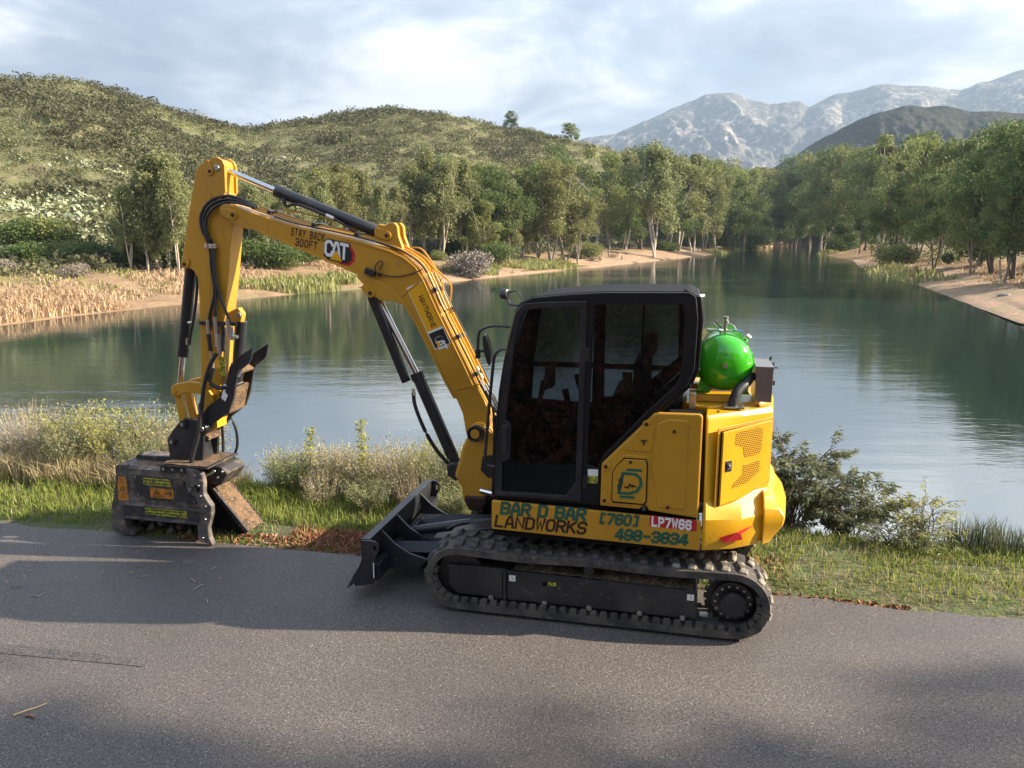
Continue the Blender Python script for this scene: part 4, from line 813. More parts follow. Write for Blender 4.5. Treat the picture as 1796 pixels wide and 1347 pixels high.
def stroke_bm(bm, pts, w, tf, lift):
    P = [Vector(p) for p in pts]; closed = (P[0] - P[-1]).length < 1e-6
    if closed: P = P[:-1]
    n = len(P); Lp = []; Rp = []
    for i in range(n):
        a_ = P[i - 1] if (i > 0 or closed) else None; b_ = P[(i + 1) % n] if (i < n - 1 or closed) else None
        d1 = (P[i] - a_).normalized() if a_ is not None else None; d2 = (b_ - P[i]).normalized() if b_ is not None else None
        if d1 is None: d1 = d2; ext = -d2 * w * .5
        elif d2 is None: d2 = d1; ext = d1 * w * .5
        else: ext = Vector((0, 0))
        nn = Vector((-(d1 + d2).y, (d1 + d2).x)); nn = nn.normalized() if nn.length > 1e-6 else Vector((-d1.y, d1.x))
        m_ = w * .5 / max(.55, nn.dot(Vector((-d1.y, d1.x)))); Lp.append(P[i] + ext + nn * m_); Rp.append(P[i] + ext - nn * m_)
    lv = [bm.verts.new(tf(p, lift)) for p in Lp]; rv = [bm.verts.new(tf(p, lift)) for p in Rp]
    for i in range(n if closed else n - 1):
        j = (i + 1) % n; bm.faces.new((lv[i], lv[j], rv[j], rv[i]))
def lettering(name, text, org, ux, uz, nrm, h, mt, parent, w=.30, gap=.42, slant=0, wid=1.0, label=None, lift0=0.0):
    """text starting at org (lower left), running along ux, up along uz; h = cap height"""
    bm = bmesh.new(); s = h / 1.5; org = Vector(org); ux = Vector(ux).normalized(); uz = Vector(uz).normalized(); nrm = Vector(nrm).normalized(); adv = 0; k = 0
    for ch in text:
        for st_ in GL[ch]:
            k += 1
            stroke_bm(bm, st_, w, lambda p, lf: org + ux * ((adv + p.x * wid + p.y * slant) * s) + uz * (p.y * s) + nrm * lf, lift0 + .0012 + .00012 * (k % 6))
        adv += (wid if ch != ' ' else .45) + gap + (.0 if ch != ' ' else 0)
    o = bmobj(name, bm, mt, parent, 0, label=label)
    return o, adv * s
def sticker(name, pts3, mt, parent, lab=None, nrm=(0, 1, 0), th=.0015):
    """thin flat decal from 3-D corner points"""
    bm = bmesh.new(); nv = Vector(nrm).normalized() * th; a_ = [bm.verts.new(Vector(p)) for p in pts3]; b_ = [bm.verts.new(Vector(p) + nv) for p in pts3]
    bm.faces.new(a_); bm.faces.new(b_)
    for i in range(len(a_)): bm.faces.new((a_[i], a_[(i + 1) % len(a_)], b_[(i + 1) % len(a_)], b_[i]))
    return bmobj(name, bm, mt, parent, 0, label=lab)

EX = empty('excavator', (.8138, 6.2971, 0), math.atan2(.2215, -.9751), 'yellow tracked mini excavator with black cab, standing on the asphalt by the lake', 'excavator')
YB = -.05          # lateral centre of boom and stick
def grp(name, label=None):      # a part that is an assembly: its main mesh is the parent of the pieces
    pass
LX = (-1, 0, 0)                 # reading direction on the machine's left side

# ------------------------------------------------------------------ tracks
def track_path(n=88):
    z0, zt = .060, .505; x0, x1 = -1.03, 1.055; rf_, rr_ = .2225, .2225
    pts = []
    L1 = x1 - x0
    for i in range(30): pts.append((x0 + L1 * i / 30, z0))
    pts += [(x1 + rf_ * math.sin(R(a_)), z0 + rf_ - rf_ * math.cos(R(a_))) for a_ in range(0, 180, 12)]
    for i in range(30):
        q = i / 30; pts.append((x1 - L1 * q, zt - .014 * math.sin(q * math.pi * 2) ** 2))
    pts += [(x0 - rr_ * math.sin(R(a_)), z0 + rr_ + rr_ * math.cos(R(a_))) for a_ in range(0, 180, 12)]
    return pts
TP = track_path()
def belt_bm(y0, y1, t_in=.022, t_out=.030):
    bm = bmesh.new(); n = len(TP); ring = []
    for i in range(n):
        p = Vector(TP[i]); d = (Vector(TP[(i + 1) % n]) - Vector(TP[i - 1])).normalized(); o_ = Vector((d.y, -d.x))
        ring.append([bm.verts.new((q.x, y, q.y)) for y, q in ((y0, p - o_ * t_in), (y0, p + o_ * t_out), (y0 + .03, p + o_ * (t_out + .006)), (y1 - .03, p + o_ * (t_out + .006)), (y1, p + o_ * t_out), (y1, p - o_ * t_in))])
    for i in range(n):
        j = (i + 1) % n
        for k in range(6): bm.faces.new((ring[i][k], ring[i][(k + 1) % 6], ring[j][(k + 1) % 6], ring[j][k]))
    return bm
def lug_mesh():
    bm = bmesh.new(); b_ = [(-.034, .0), (.034, .0), (.025, .026), (-.023, .026)]      # profile along the belt / outwards
    secs = [(-.088, -.014, .8), (-.03, .004, 1.0), (.052, .012, 1.0), (.078, .0, .35)]
    rings = [[bm.verts.new((x * 1.0 + sh, y, z * hs)) for x, z in b_] for y, sh, hs in secs]
    for a_, c in zip(rings, rings[1:]):
        for k in range(4): bm.faces.new((a_[k], a_[(k + 1) % 4], c[(k + 1) % 4], c[k]))
    bm.faces.new(rings[0]); bm.faces.new(rings[-1]); bmesh.ops.recalc_face_normals(bm, faces=bm.faces); me = bpy.data.meshes.new('tread_lug'); bm.to_mesh(me); bm.free(); me.materials.append(M['rubber']); return me
LUG = lug_mesh(); LUG2 = LUG.copy(); LUG2.materials.clear(); LUG2.materials.append(M['rubberdust'])
cum = [0]
for i in range(len(TP)): cum.append(cum[-1] + (Vector(TP[(i + 1) % len(TP)]) - Vector(TP[i])).length)
def path_at(s_):
    s_ %= cum[-1]; k = next(i for i in range(len(TP)) if cum[i + 1] >= s_); f_ = (s_ - cum[k]) / (cum[k + 1] - cum[k]); a_ = Vector(TP[k]); b_ = Vector(TP[(k + 1) % len(TP)]); return a_.lerp(b_, f_), (b_ - a_).normalized()
def make_track(y0, y1, side, lab):
    t = bmobj('track', belt_bm(y0, y1), M['rubber'], EX, 0, True, lab)
    n = int(cum[-1] / .118); yc = (y0 + y1) / 2
    for i in range(n):
        for row in (0, 1):
            p, d = path_at((i + .5 * row) * cum[-1] / n); o_ = Vector((d.y, -d.x)); pos = Vector((p.x, 0, p.y)) + Vector((o_.x, 0, o_.y)) * .034
            xa = Vector((d.x, 0, d.y)); za = Vector((o_.x, 0, o_.y)); ya = za.cross(xa); mtx = Matrix((xa, ya, za)).transposed().to_4x4()
            if row: mtx = mtx @ Matrix.Diagonal((1, -1, 1, 1))
            mtx.translation = pos + Vector((0, yc + (.098 if (ya.y > 0) != bool(row) else -.098) * 1, 0))
            o = link('tread_lug', LUG2 if (p.x < -.55 and p.y > .2) else LUG, t); o.matrix_local = mtx
    # guide blocks on the inside of the lower run and round the front idler
    bm = bmesh.new(); m_ = 0
    for i in range(int(cum[-1] / .078)):
        p, d = path_at(i * .078); 
        if p.y > .40: continue
        o_ = Vector((d.y, -d.x)); c = p - o_ * .036
        for yy in (y1 - .028, y0 + .028):
            vs = [bm.verts.new((c.x + d.x * a_ - o_.x * b_, yy + e, c.y + d.y * a_ - o_.y * b_)) for e in (-.022, .022) for a_, b_ in ((-.028, -.018), (.028, -.018), (.022, .022), (-.022, .022))]
            for f in ((0, 1, 2, 3), (4, 5, 6, 7), (0, 1, 5, 4), (1, 2, 6, 5), (2, 3, 7, 6), (3, 0, 4, 7)): bm.faces.new([vs[q] for q in f])
    o = bmobj('guide_block_row', bm, M['rubber'], t); o['kind'] = 'stuff'
    return t
T1 = make_track(.59, .99, 1, None); T2 = make_track(-.78, -.38, -1, None)
def track_inside(ya, yb, T):
    s = 1 if yb > 0 else -1
    plate('track_frame', [(1.15, .20), (1.15, .365), (.68, .375), (.66, .362), (-.775, .345), (-.785, .115), (.68, .118), (1.07, .125)], ya, yb - .03, M['navy'], T, .012)
    plate('frame_cover_plate', [(1.13, .19), (1.13, .352), (.70, .362), (.70, .125), (1.06, .135)], yb - .028, yb - .018, M['navy'], T, .006)
    plate('frame_cover_plate', [(.66, .352), (-.76, .335), (-.77, .125), (.66, .125)], yb - .028, yb - .016, M['navy'], T, .006)
    box('frame_rib', .670, .690, yb - .028, yb - .004, .12, .37, M['navy'], T, .004)
    # dirt heaped on the frame
    V = []; n = 70; q = np.linspace(.62, -.74, n)
    top = .362 + .055 * fbm(q * 6, q * 0 + 3, 4) + .012 * np.sin(q * 40); rows = [(yb - .04, 0 * q + .34), (yb - .07, .345 + (top - .345) * .6), (yb - .13, top), (yb - .24, top - .01), (ya + .02, .345 + 0 * q)]
    V = np.array([np.stack([q, 0 * q + y, z], -1) for y, z in rows]); link('dirt_crust', npmesh('dirt_crust', V.reshape(-1, 3), gridfaces(5, n), M['dirt'], True), T)
    for x in (.79, .365, .02, -.36, -.675): disc('roller_bolt', x, .133, yb - .018, yb + .002, .021, M['steel'], T, 12, .003)
    for x in (.79, .365, .02, -.36, -.675): disc('track_roller', x, .125, ya, yb - .035, .062, M['navy'], T, 20)
    disc('carrier_roller', .03, .415, yb - .16, yb - .05, .040, M['navy'], T, 18)
    disc('idler_wheel', 1.05, .283, ya + .06, yb - .07, .185, M['navy'], T, 30); disc('idler_hub', 1.05, .275, yb - .07, yb - .05, .07, M['navy'], T, 20)
    teeth = []
    for i in range(21):
        a_ = 2 * math.pi * i / 21; 
        for da, r_ in ((-.10, .182), (-.045, .206), (.045, .206), (.10, .182)): teeth.append((-1.03 + r_ * math.cos(a_ + da), .262 + r_ * math.sin(a_ + da)))
    plate('sprocket', teeth, yb - .18, yb - .13, M['navy'], T, .003); disc('sprocket_flange', -1.03, .262, yb - .13, yb - .085, .150, M['black'], T, 36)
    for i in range(14):
        a_ = 2 * math.pi * i / 14; disc('sprocket_bolt', -1.03 + .124 * math.cos(a_), .262 + .124 * math.sin(a_), yb - .085, yb - .070, .0105, M['steel'], T, 8, .002)
    disc('final_drive_cover', -1.035, .258, yb - .085, yb - .02, .098, M['navy'], T, 32, .010)
    box('steel_scraper', -.865, -.795, yb - .12, yb - .06, .125, .145, M['steel'], T)
track_inside(.62, .95, T1); track_inside(-.75, -.42, T2)
for x, z in ((.62, .309), (-.727, .298)): sticker('white_decal', [(x - .025, .936, z - .024), (x + .025, .936, z - .024), (x + .025, .936, z + .024), (x - .025, .936, z + .024)], M['white'], T1)
sticker('yellow_decal', [(.276, .936, .279), (.339, .936, .279), (.339, .936, .308), (.276, .936, .308)], M['lime'], T1); disc('round_hole', .365, .288, .934, .937, .021, M['void'], T1, 16, 0)
tubes('hook_mark', [([(-.720, .939, .310), (-.735, .939, .306), (-.735, .939, .290), (-.722, .939, .286)], .002)], M['print'], T1, 4); tubes('hook_mark', [([(.628, .939, .320), (.612, .939, .317), (.612, .939, .301), (.626, .939, .297)], .002)], M['print'], T1, 4)
# car body of the undercarriage
CB = plate('undercarriage_frame', [(1.0, .26), (1.0, .50), (.5, .55), (-.5, .55), (-.8, .48), (-.8, .24)], -.40, .60, M['navy'], EX, .02)
disc_pts = [(.44 * math.cos(2 * math.pi * i / 40), .44 * math.sin(2 * math.pi * i / 40) + .1) for i in range(40)]
bm = bmesh.new()
for z in (.54, .68):
    vs = [bm.verts.new((x, y, z)) for x, y in disc_pts]; bm.faces.new(vs)
bm.verts.ensure_lookup_table()
for i in range(40): bm.faces.new((bm.verts[i], bm.verts[(i + 1) % 40], bm.verts[40 + (i + 1) % 40], bm.verts[40 + i]))
bmobj('slew_ring', bm, M['black'], EX, .005)

# ------------------------------------------------------------------ dozer blade
def lat(name, prof, y0, y1, mt, parent, bevel=.006): return plate(name, prof, y0, y1, mt, parent, bevel)
by0, by1 = -.62, .93
BL = plate('dozer_blade', [(1.885, .288), (1.862, .354), (1.852, .430), (1.850, .505), (1.800, .505), (1.800, .43), (1.815, .35), (1.84, .27), (1.90, .17), (1.975, .095), (2.0, .105), (1.95, .19)], by0, by1, M['navy'], EX, .004)
ear = [(1.866, .513), (1.775, .514), (1.741, .508), (1.716, .480), (1.716, .427), (1.748, .37), (1.768, .146), (1.93, .11), (1.951, .187), (1.887, .288), (1.862, .354)]
slot = [(1.735, .470), (1.752, .478), (1.760, .470), (1.758, .425), (1.745, .415), (1.730, .425)]
for y in (by1 + .001, by0 - .023): plate('blade_end_plate', ear, y, y + .022, M['navy'], BL, .004, holes=[slot])
plate('cutting_edge', [(2.004, .092), (1.915, .190), (1.905, .183), (1.99, .088)], by0 - .02, by1 + .024, M['black'], BL, .002)
box('blade_top_rail', 1.795, 1.865, by0, by1, .506, .518, M['navy'], BL, .003)
box('back_channel', 1.735, 1.800, by0 + .01, by1 - .01, .16, .30, M['navy'], BL, .008)
for y in (.66, .30, -.30): plate('blade_gusset', [(1.80, .50), (1.80, .16), (1.50, .16), (1.40, .27), (1.44, .285), (1.56, .315), (1.68, .385), (1.76, .46)], y, y + .022, M['navy'], BL, .003)
box('blade_floor_plate', 1.42, 1.80, -.28, .32, .155, .18, M['navy'], BL, .004)
box('white_marker_strip', 1.757, 1.764, by1 + .024, by1 + .027, .20, .33, M['white'], BL, 0)
box('sunlit_step', 1.72, 1.80, by0 + .03, by0 + .28, .33, .36, M['navy'], BL, .003)
for y in (.42, -.24):
    tubes('push_arm', [([(1.76, y + .04, .25), (1.25, y, .27), (.72, y, .30)], [.070, .075, .075])], M['navy'], EX, 4)
plate('arm_crosspiece', [(1.50, .16), (1.50, .29), (1.36, .31), (1.36, .18)], -.24, .42, M['navy'], EX, .01)
plate('cylinder_guard', [(1.262, .447), (.93, .552), (.70, .585), (.70, .50), (.92, .470), (1.245, .398)], .36, .58, M['navy'], EX, .006)
tubes('blade_cylinder', [([(1.66, .22, .33), (1.15, .22, .44)], .045), ([(1.15, .22, .44), (.75, .22, .50)], .055)], M['black'], EX, 16)
tubes('blade_hose', [(smoothpath([(1.35, .30, .40), (1.2, .30, .47), (1.0, .33, .50), (.8, .35, .55)]), .011), (smoothpath([(.76, .85, .62), (.72, .9, .66), (.60, .94, .60), (.55, .9, .55)]), .008)], M['hose'], EX)

# ------------------------------------------------------------------ house: skirt, side cover, corner, counterweight, hood
HS = plate('side_skirt', [(.771, .944), (.773, .716), (-.775, .685), (-.775, .908)], .945, .98, M['yellow'], EX, .010)
box('platform_frame', -.75, .76, -.62, .94, .655, .74, M['void'], EX, .0)
box('engine_bay_dark', -.74, -.05, -.5, .90, .74, 1.63, M['void'], EX, 0)
h1 = .092
for off, mt_, w_, lf in ((0, 'tgreend', .42, 0.0), (0, 'tgreen', .29, .0012)):
    ln = 'lettering' if off == 0 and mt_ == 'tgreen' else 'lettering_edge'
    lettering(ln, 'BAR D BAR', (.695, .98, .850), LX, (-.02, 0, 1), (0, 1, 0), .083, M[mt_], HS, w_, .44, .10, 1.0, None, lf)
    lettering(ln, '[760]', (-.045, .98, .838), LX, (-.02, 0, 1), (0, 1, 0), .072, M[mt_], HS, w_ + .04, .42, .10, .86, None, lf)
    lettering(ln, '498-3834', (-.172, .98, .726), LX, (-.02, 0, 1), (0, 1, 0), .072, M[mt_], HS, w_ + .04, .42, .10, .95, None, lf)
lettering('lettering', 'LANDWORKS', (.742, .98, .744), LX, (-.02, 0, 1), (0, 1, 0), .083, M['brownprint'], HS, .35, .42, .14, 1.0)
sticker('red_label', [(-.412, .98, .928), (-.412, .98, .845), (-.745, .98, .832), (-.745, .98, .915)], M['red'], HS)
lettering('lettering', 'LP7W66', (-.432, .982, .852), (-1, 0, -.03), (0, 0, 1), (0, 1, 0), .062, M['white'], HS, .44, .42, 0, .74)
# side cover with pressed relief and the fuel door
SC = plate('side_cover', [(-.052, 1.283), (-.381, 1.640), (-.410, 1.672), (-.447, 1.686), (-.735, 1.690), (-.752, 1.675), (-.752, .925), (-.400, .955), (-.385, .99), (-.350, .99), (-.340, .960), (-.049, .965)], .925, .968, M['yellow'], EX, .014)
plate('pressed_panel', [(-.215, 1.44), (-.345, 1.585), (-.420, 1.585), (-.405, 1.40), (-.22, 1.40)], .966, .975, M['yellow'], SC, .008)
plate('pressed_panel', [(-.455, 1.615), (-.515, 1.645), (-.655, 1.645), (-.655, .985), (-.470, .985), (-.415, 1.26), (-.435, 1.58)], .960, .976, M['yellow'], SC, .014)
plate('pressed_panel', [(-.10, 1.20), (-.10, .985), (-.36, .985), (-.385, 1.27), (-.375, 1.365), (-.21, 1.365)], .962, .972, M['yellow'], SC, .010)
plate('door_gap', [(-.160, 1.285), (-.215, 1.345), (-.372, 1.345), (-.386, 1.31), (-.386, 1.025), (-.370, .998), (-.142, .998), (-.130, 1.03), (-.133, 1.232)], .966, .9745, M['void'], SC, 0)
FD = plate('fuel_door', [(-.166, 1.281), (-.218, 1.336), (-.367, 1.337), (-.377, 1.304), (-.378, 1.030), (-.362, 1.007), (-.144, 1.010), (-.136, 1.037), (-.139, 1.228)], .966, .980, M['yellow'], SC, .005)
def logo():
    b0 = .980
    sticker('logo_bar', [(-.235, b0, 1.268), (-.345, b0, 1.268), (-.345, b0, 1.248), (-.235, b0, 1.248)], M['tgreen'], FD); sticker('logo_bar', [(-.190, b0, 1.062), (-.300, b0, 1.062), (-.300, b0, 1.042), (-.190, b0, 1.042)], M['tgreen'], FD)
    bm = bmesh.new(); pts = [(-.185, 1.080), (-.265, 1.080), (-.315, 1.102), (-.343, 1.150), (-.335, 1.200), (-.300, 1.228), (-.212, 1.230)]
    stroke_bm(bm, pts + [(-.185, 1.080)], .022, lambda p, lf: Vector((p.x, b0 + lf, p.y)), .0014); bmobj('logo_letter', bm, M['tgreen'], FD)
    sticker('logo_pines', [(-.200, b0, 1.225), (-.215, b0 + .0002, 1.16), (-.180, b0, 1.075), (-.172, b0, 1.14), (-.183, b0, 1.15), (-.178, b0, 1.18), (-.19, b0, 1.19)], M['tgreend'], FD, th=.0022)
    sticker('logo_mountain', [(-.215, b0, 1.118), (-.232, b0, 1.135), (-.245, b0, 1.130), (-.262, b0, 1.160), (-.276, b0, 1.142), (-.288, b0, 1.150), (-.322, b0, 1.125), (-.295, b0, 1.134), (-.278, b0, 1.124), (-.262, b0, 1.140), (-.250, b0, 1.112), (-.236, b0, 1.124)], M['print'], FD, th=.0026)
logo()
for x, z in ((-.085, 1.268), (-.366, 1.600), (-.080, 1.01)): disc('cover_screw_seat', x, z, .966, .974, .030, M['yellow'], SC, 18, .004); disc('cover_screw', x, z, .972, .979, .014, M['brownprint'], SC, 10, .002)
for x, z in ((-.560, 1.560), (-.535, .995), (-.262, 1.315)): disc('cover_screw', x, z, .974, .986, .012, M['brownprint'], SC, 10, .002)
for a_ in ((-.330, 1.478, -.372, 1.486), (-.351, 1.48, -.351, 1.452)): tubes('tee_mark', [([(a_[0], .978, a_[1]), (a_[2], .978, a_[3])], .006)], M['print'], SC, 6)
disc('latch_pin', -.368, .972, .958, .985, .016, M['seat'], SC, 12)
# corner of the house, behind the side cover
LV = [(.690, [(-.785, .970), (-.80, .975), (-1.00, .905), (-1.19, .765), (-1.20, .60)]), (.80, [(-.785, .972), (-.80, .985), (-1.03, .925), (-1.25, .750), (-1.26, .60)]), (.92, [(-.785, .965), (-.80, .975), (-1.06, .90), (-1.275, .70), (-1.285, .52)]),
      (1.02, [(-.785, .955), (-.80, .958), (-1.045, .775), (-1.275, .600), (-1.29, .46)]), (1.06, [(-.785, .945), (-.80, .943), (-1.03, .748), (-1.262, .550), (-1.28, .42)]), (1.64, [(-.775, .935), (-.79, .938), (-1.03, .743), (-1.262, .545), (-1.285, .35)]), (1.675, [(-.775, .918), (-.785, .920), (-1.025, .722), (-1.250, .520), (-1.275, .33)])]
def loft(name, levels, mt, parent, bevel=.008, cap=True, smooth=True, sub=0):
    bm = bmesh.new(); rings = [[bm.verts.new((x, y, z)) for x, y in ps] for z, ps in levels]
    for a_, b_ in zip(rings, rings[1:]):
        for i in range(len(a_) - 1): bm.faces.new((a_[i], a_[i + 1], b_[i + 1], b_[i]))
        bm.faces.new((a_[-1], a_[0], b_[0], b_[-1]))
    if cap: bm.faces.new(rings[0]); bm.faces.new(rings[-1])
    o = bmobj(name, bm, mt, parent, bevel, smooth, angle=28); return o
LVc = [(z, ps + [(-.80, .35)]) for z, ps in LV]
CN = loft('rear_corner_cover', LVc, M['yellow2'], EX, .010)
# access door on the corner: flat panel in its own frame
p0 = Vector((-.795, .945, 0)); p1 = Vector((-1.262, .545, 0)); du = (p1 - p0).normalized(); dn = Vector((du.y, -du.x, 0)); dn = dn if dn.y > 0 else -dn
CDL = (p1 - p0).length
def corner_mtx(lift): 
    m_ = Matrix((du, -dn, Vector((0, 0, 1)))).transposed().to_4x4(); m_.translation = p0 + dn * lift; return m_
def cplate(name, pts, t0, t1, mt, parent, bevel=.006, holes=()):
    o = plate(name, pts, -t1, -t0, mt, None, bevel, holes); o.parent = parent
    if parent.name != 'access_door': o.matrix_local = corner_mtx(.0)
    return o
cplate('door_recess', [(.055, 1.59), (.055, 1.00), (.10, .985), (.30, 1.03), (.585, 1.12), (.585, 1.615)], .030, .0375, M['yellow'], CN, .004)
cplate('door_shadow_gap', [(.078, 1.565), (.078, 1.01), (.565, 1.125), (.565, 1.592)], .0365, .040, M['void'], CN, 0)
AD = cplate('access_door', [(.090, 1.560), (.090, 1.020), (.30, 1.045), (.555, 1.135), (.555, 1.595)], .038, .056, M['yellow2'], CN, .004)
g1 = [(.205, 1.540), (.245, 1.548), (.425, 1.560), (.468, 1.540), (.462, 1.395), (.445, 1.360), (.300, 1.345), (.285, 1.400), (.280, 1.430), (.205, 1.455)]
g2 = [(.290, 1.290), (.455, 1.310), (.452, 1.225), (.340, 1.155), (.200, 1.130), (.195, 1.160), (.290, 1.225)]
for g_ in (g1, g2): cplate('perforated_grille', g_, .0560, .0575, M['grille'], AD, 0)
for nm, a_, m_, t_ in (('latch_plate', (.120, .180, 1.265, 1.345), 'print', .060), ('latch_handle', (.132, .168, 1.282, 1.33), 'seat', .066), ('latch_knob', (.143, .157, 1.30, 1.318), 'zinc', .072)):
    o = cplate(nm, [(a_[0], a_[2]), (a_[1], a_[2]), (a_[1], a_[3]), (a_[0], a_[3])], .055, t_, M[m_], AD, .002)
# red reflector swoosh on the lower corner
def lower_surface(x):       # y on the skirted corner about z .80
    return np.interp(-x, [.80, 1.03, 1.25], [.985, .925, .750])
pts = [(-.900, .795), (-.945, .755), (-1.07, .770), (-1.055, .815), (-1.15, .865), (-1.02, .832)]
sticker('red_reflector', [(x, float(lower_surface(x)) + .012, z) for x, z in pts], M['red'], CN, nrm=(-.35, .93, 0), th=.002)
# counterweight
CWP = lambda k, z: [( -1.215, .80 - k[0]), (-1.30 - k[1], .765 - k[2]), (-1.37 - k[3], .62 - k[2]), (-1.41 - k[3], .30), (-1.42 - k[3], -.05), (-1.38 - k[3], -.42), (-1.28 - k[1], -.62), (-1.18, -.62)]
CW = loft('counterweight', [(.690, CWP((.01, -.02, .05, -.15), 0)), (.74, CWP((0, .0, .03, -.12), 0)), (.85, CWP((-.01, .06, .0, .01), 0)), (.91, CWP((-.01, .07, .0, .02), 0)), (.97, CWP((.0, .03, .03, -.03), 0)), (1.00, CWP((.04, .0, .07, -.05), 0)), (1.045, CWP((.09, .0, .12, -.06), 0)), (1.055, CWP((.12, -.03, .15, -.09), 0))], M['yellow2'], EX, .012)
HD = loft('engine_hood', [(.95, [(-.60, .60), (-.80, .70), (-1.24, .38), (-1.32, .1), (-1.32, -.5), (-.60, -.58)]), (1.66, [(-.60, .60), (-.80, .70), (-1.24, .38), (-1.31, .1), (-1.30, -.5), (-.60, -.58)]), (1.692, [(-.62, .62), (-.80, .72), (-1.22, .40), (-1.29, .1), (-1.28, -.48), (-.62, -.56)])], M['yellow2'], EX, .02)
tubes('hood_bolt', [([(-.86, .80, 1.672), (-.86, .80, 1.684)], .010), ([(-1.15, .56, 1.672), (-1.15, .56, 1.684)], .010)], M['brownprint'], HD)
box('hood_rail', -1.02, -.66, .50, .56, 1.70, 1.745, M['yellow'], EX, .004); box('hood_rail', -1.02, -.66, .05, .10, 1.70, 1.745, M['yellow'], EX, .004)
box('vent_gap', -.76, -.52, .70, .86, 1.60, 1.66, M['void'], EX, 0); box('latch_bracket', -.70, -.655, .64, .68, 1.66, 1.78, M['zinc'], EX, .003)

# ------------------------------------------------------------------ cab
cabY0, cabY1 = .06, .93
OUT = [(.766, .945), (.755, 1.458), (.727, 1.766), (.692, 1.981), (.645, 2.194), (.594, 2.382), (.552, 2.445), (.468, 2.479), (.201, 2.508), (-.041, 2.524), (-.625, 2.533), (-.668, 2.507), (-.690, 2.351), (-.680, 1.992), (-.640, 1.889), (-.425, 1.680), (-.328, 1.580), (-.041, 1.262), (-.044, .947)]
DG = [(.700, 1.010), (.698, 1.235), (.640, 1.27), (.628, 1.52), (.672, 1.575), (.650, 1.769), (.607, 2.111), (.555, 2.345), (.515, 2.392), (.364, 2.408), (.122, 2.421), (.118, 2.332), (.130, 1.751), (.138, 1.124), (.209, 1.015)]
RG = [(.030, 2.440), (-.580, 2.452), (-.600, 2.349), (-.592, 1.969), (-.557, 1.882), (-.346, 1.667), (-.068, 1.344), (-.015, 1.236), (.056, 1.261), (.048, 1.755)]
CAB = plate('cab', OUT, cabY1 - .05, cabY1, M['blackcab'], EX, .008, holes=[DG, RG])
FO = [(p[0], p[1]) for p in OUT]; RG2 = [(.030, 2.38), (-.55, 2.38), (-.56, 1.95), (-.20, 1.62), (.030, 1.60)]; DG2 = [(.645, 1.56), (.62, 1.90), (.56, 2.33), (.12, 2.38), (.13, 1.54)]
plate('far_side_frame', FO, cabY0, cabY0 + .04, M['blackcab'], CAB, .006, holes=[DG2, RG2])
for nm, g_, y in (('far_window', DG2, cabY0 + .015), ('far_window', RG2, cabY0 + .015)): plate(nm, g_, y, y + .005, M['glass'], CAB, 0)
plate('door_glass', DG, cabY1 - .020, cabY1 - .014, M['glass'], CAB, 0); plate('rear_side_glass', RG, cabY1 - .020, cabY1 - .014, M['glass'], CAB, 0)
# door frame proud of the pillar, hinges, seals
inner = DG; outer_d = [(.752, .975), (.744, 1.33), (.704, 1.775), (.655, 2.13), (.597, 2.370), (.540, 2.435), (.364, 2.452), (.082, 2.463), (.078, 2.332), (.088, 1.751), (.095, .975)]
plate('door_frame', outer_d, cabY1 - .002, cabY1 + .014, M['black'], CAB, .006, holes=[DG])
for z0 in (1.40 - .32, 2.03): box('door_hinge', .055, .085, cabY1, cabY1 + .022, z0, z0 + .10, M['black'], CAB, .004)
plate('door_handle_recess', arcpts(.672, 1.50, .040, 20, 160, 8) + arcpts(.682, 1.33, .040, 200, 340, 8), cabY1 + .012, cabY1 + .017, M['black'], CAB, .003)
plate('door_handle', arcpts(.672, 1.51, .024, 10, 170, 8) + arcpts(.682, 1.34, .024, 190, 350, 8), cabY1 + .016, cabY1 + .034, M['navy'], CAB, .006)
sticker('white_decal', [(.050, cabY1, 1.228), (-.025, cabY1, 1.230), (-.025, cabY1, 1.178), (.050, cabY1, 1.176)], M['white'], CAB, th=.002); sticker('yellow_decal', [(.050, cabY1, 1.174), (-.025, cabY1, 1.176), (-.025, cabY1, 1.122), (.050, cabY1, 1.120)], M['lime'], CAB, th=.002)
# roof, floor, cross members
def across(name, seq, th, mt, parent, y0=cabY0, y1=cabY1 - .05, bevel=.006):
    inner_ = []
    for i, p in enumerate(seq):
        a_ = Vector(seq[max(i - 1, 0)]); b_ = Vector(seq[min(i + 1, len(seq) - 1)]); d = (b_ - a_).normalized(); n_ = Vector((d.y, -d.x)); inner_.append((p[0] - n_.x * th, p[1] - n_.y * th))
    return plate(name, list(seq) + inner_[::-1], y0, y1, mt, parent, bevel)
ROOF = [(.594, 2.382), (.552, 2.445), (.468, 2.482), (.201, 2.512), (-.041, 2.528), (-.625, 2.537), (-.672, 2.507)]
across('roof', [(x_, z_ - .028) for x_, z_ in ROOF], -.03, M['roof'], CAB, cabY0 - .01, cabY1 - .045, .01)
across('rear_panel', [(-.672, 2.50), (-.694, 2.351), (-.684, 1.992), (-.644, 1.889)], -.03, M['blackcab'], CAB)
across('back_slope', [(-.644, 1.889), (-.430, 1.676), (-.05, 1.262), (-.05, .95)], -.03, M['blackcab'], CAB)
across('cab_floor', [(.766, .955), (-.044, .955)], .04, M['blackcab'], CAB)
across('front_lower_panel', [(.768, .945), (.757, 1.30), (.745, 1.58)], -.03, M['blackcab'], CAB)
across('windscreen', [(.757, 1.30), (.729, 1.766), (.694, 1.981), (.647, 2.194), (.600, 2.370)], -.008, M['glass'], CAB, bevel=0)
for y in (cabY0, cabY0 + .02): pass
tubes('front_pillar', [([(.762, cabY0 + .02, 1.0), (.735, cabY0 + .02, 1.6), (.690, cabY0 + .02, 1.98), (.600, cabY0 + .02, 2.38)], .024)], M['blackcab'], CAB)
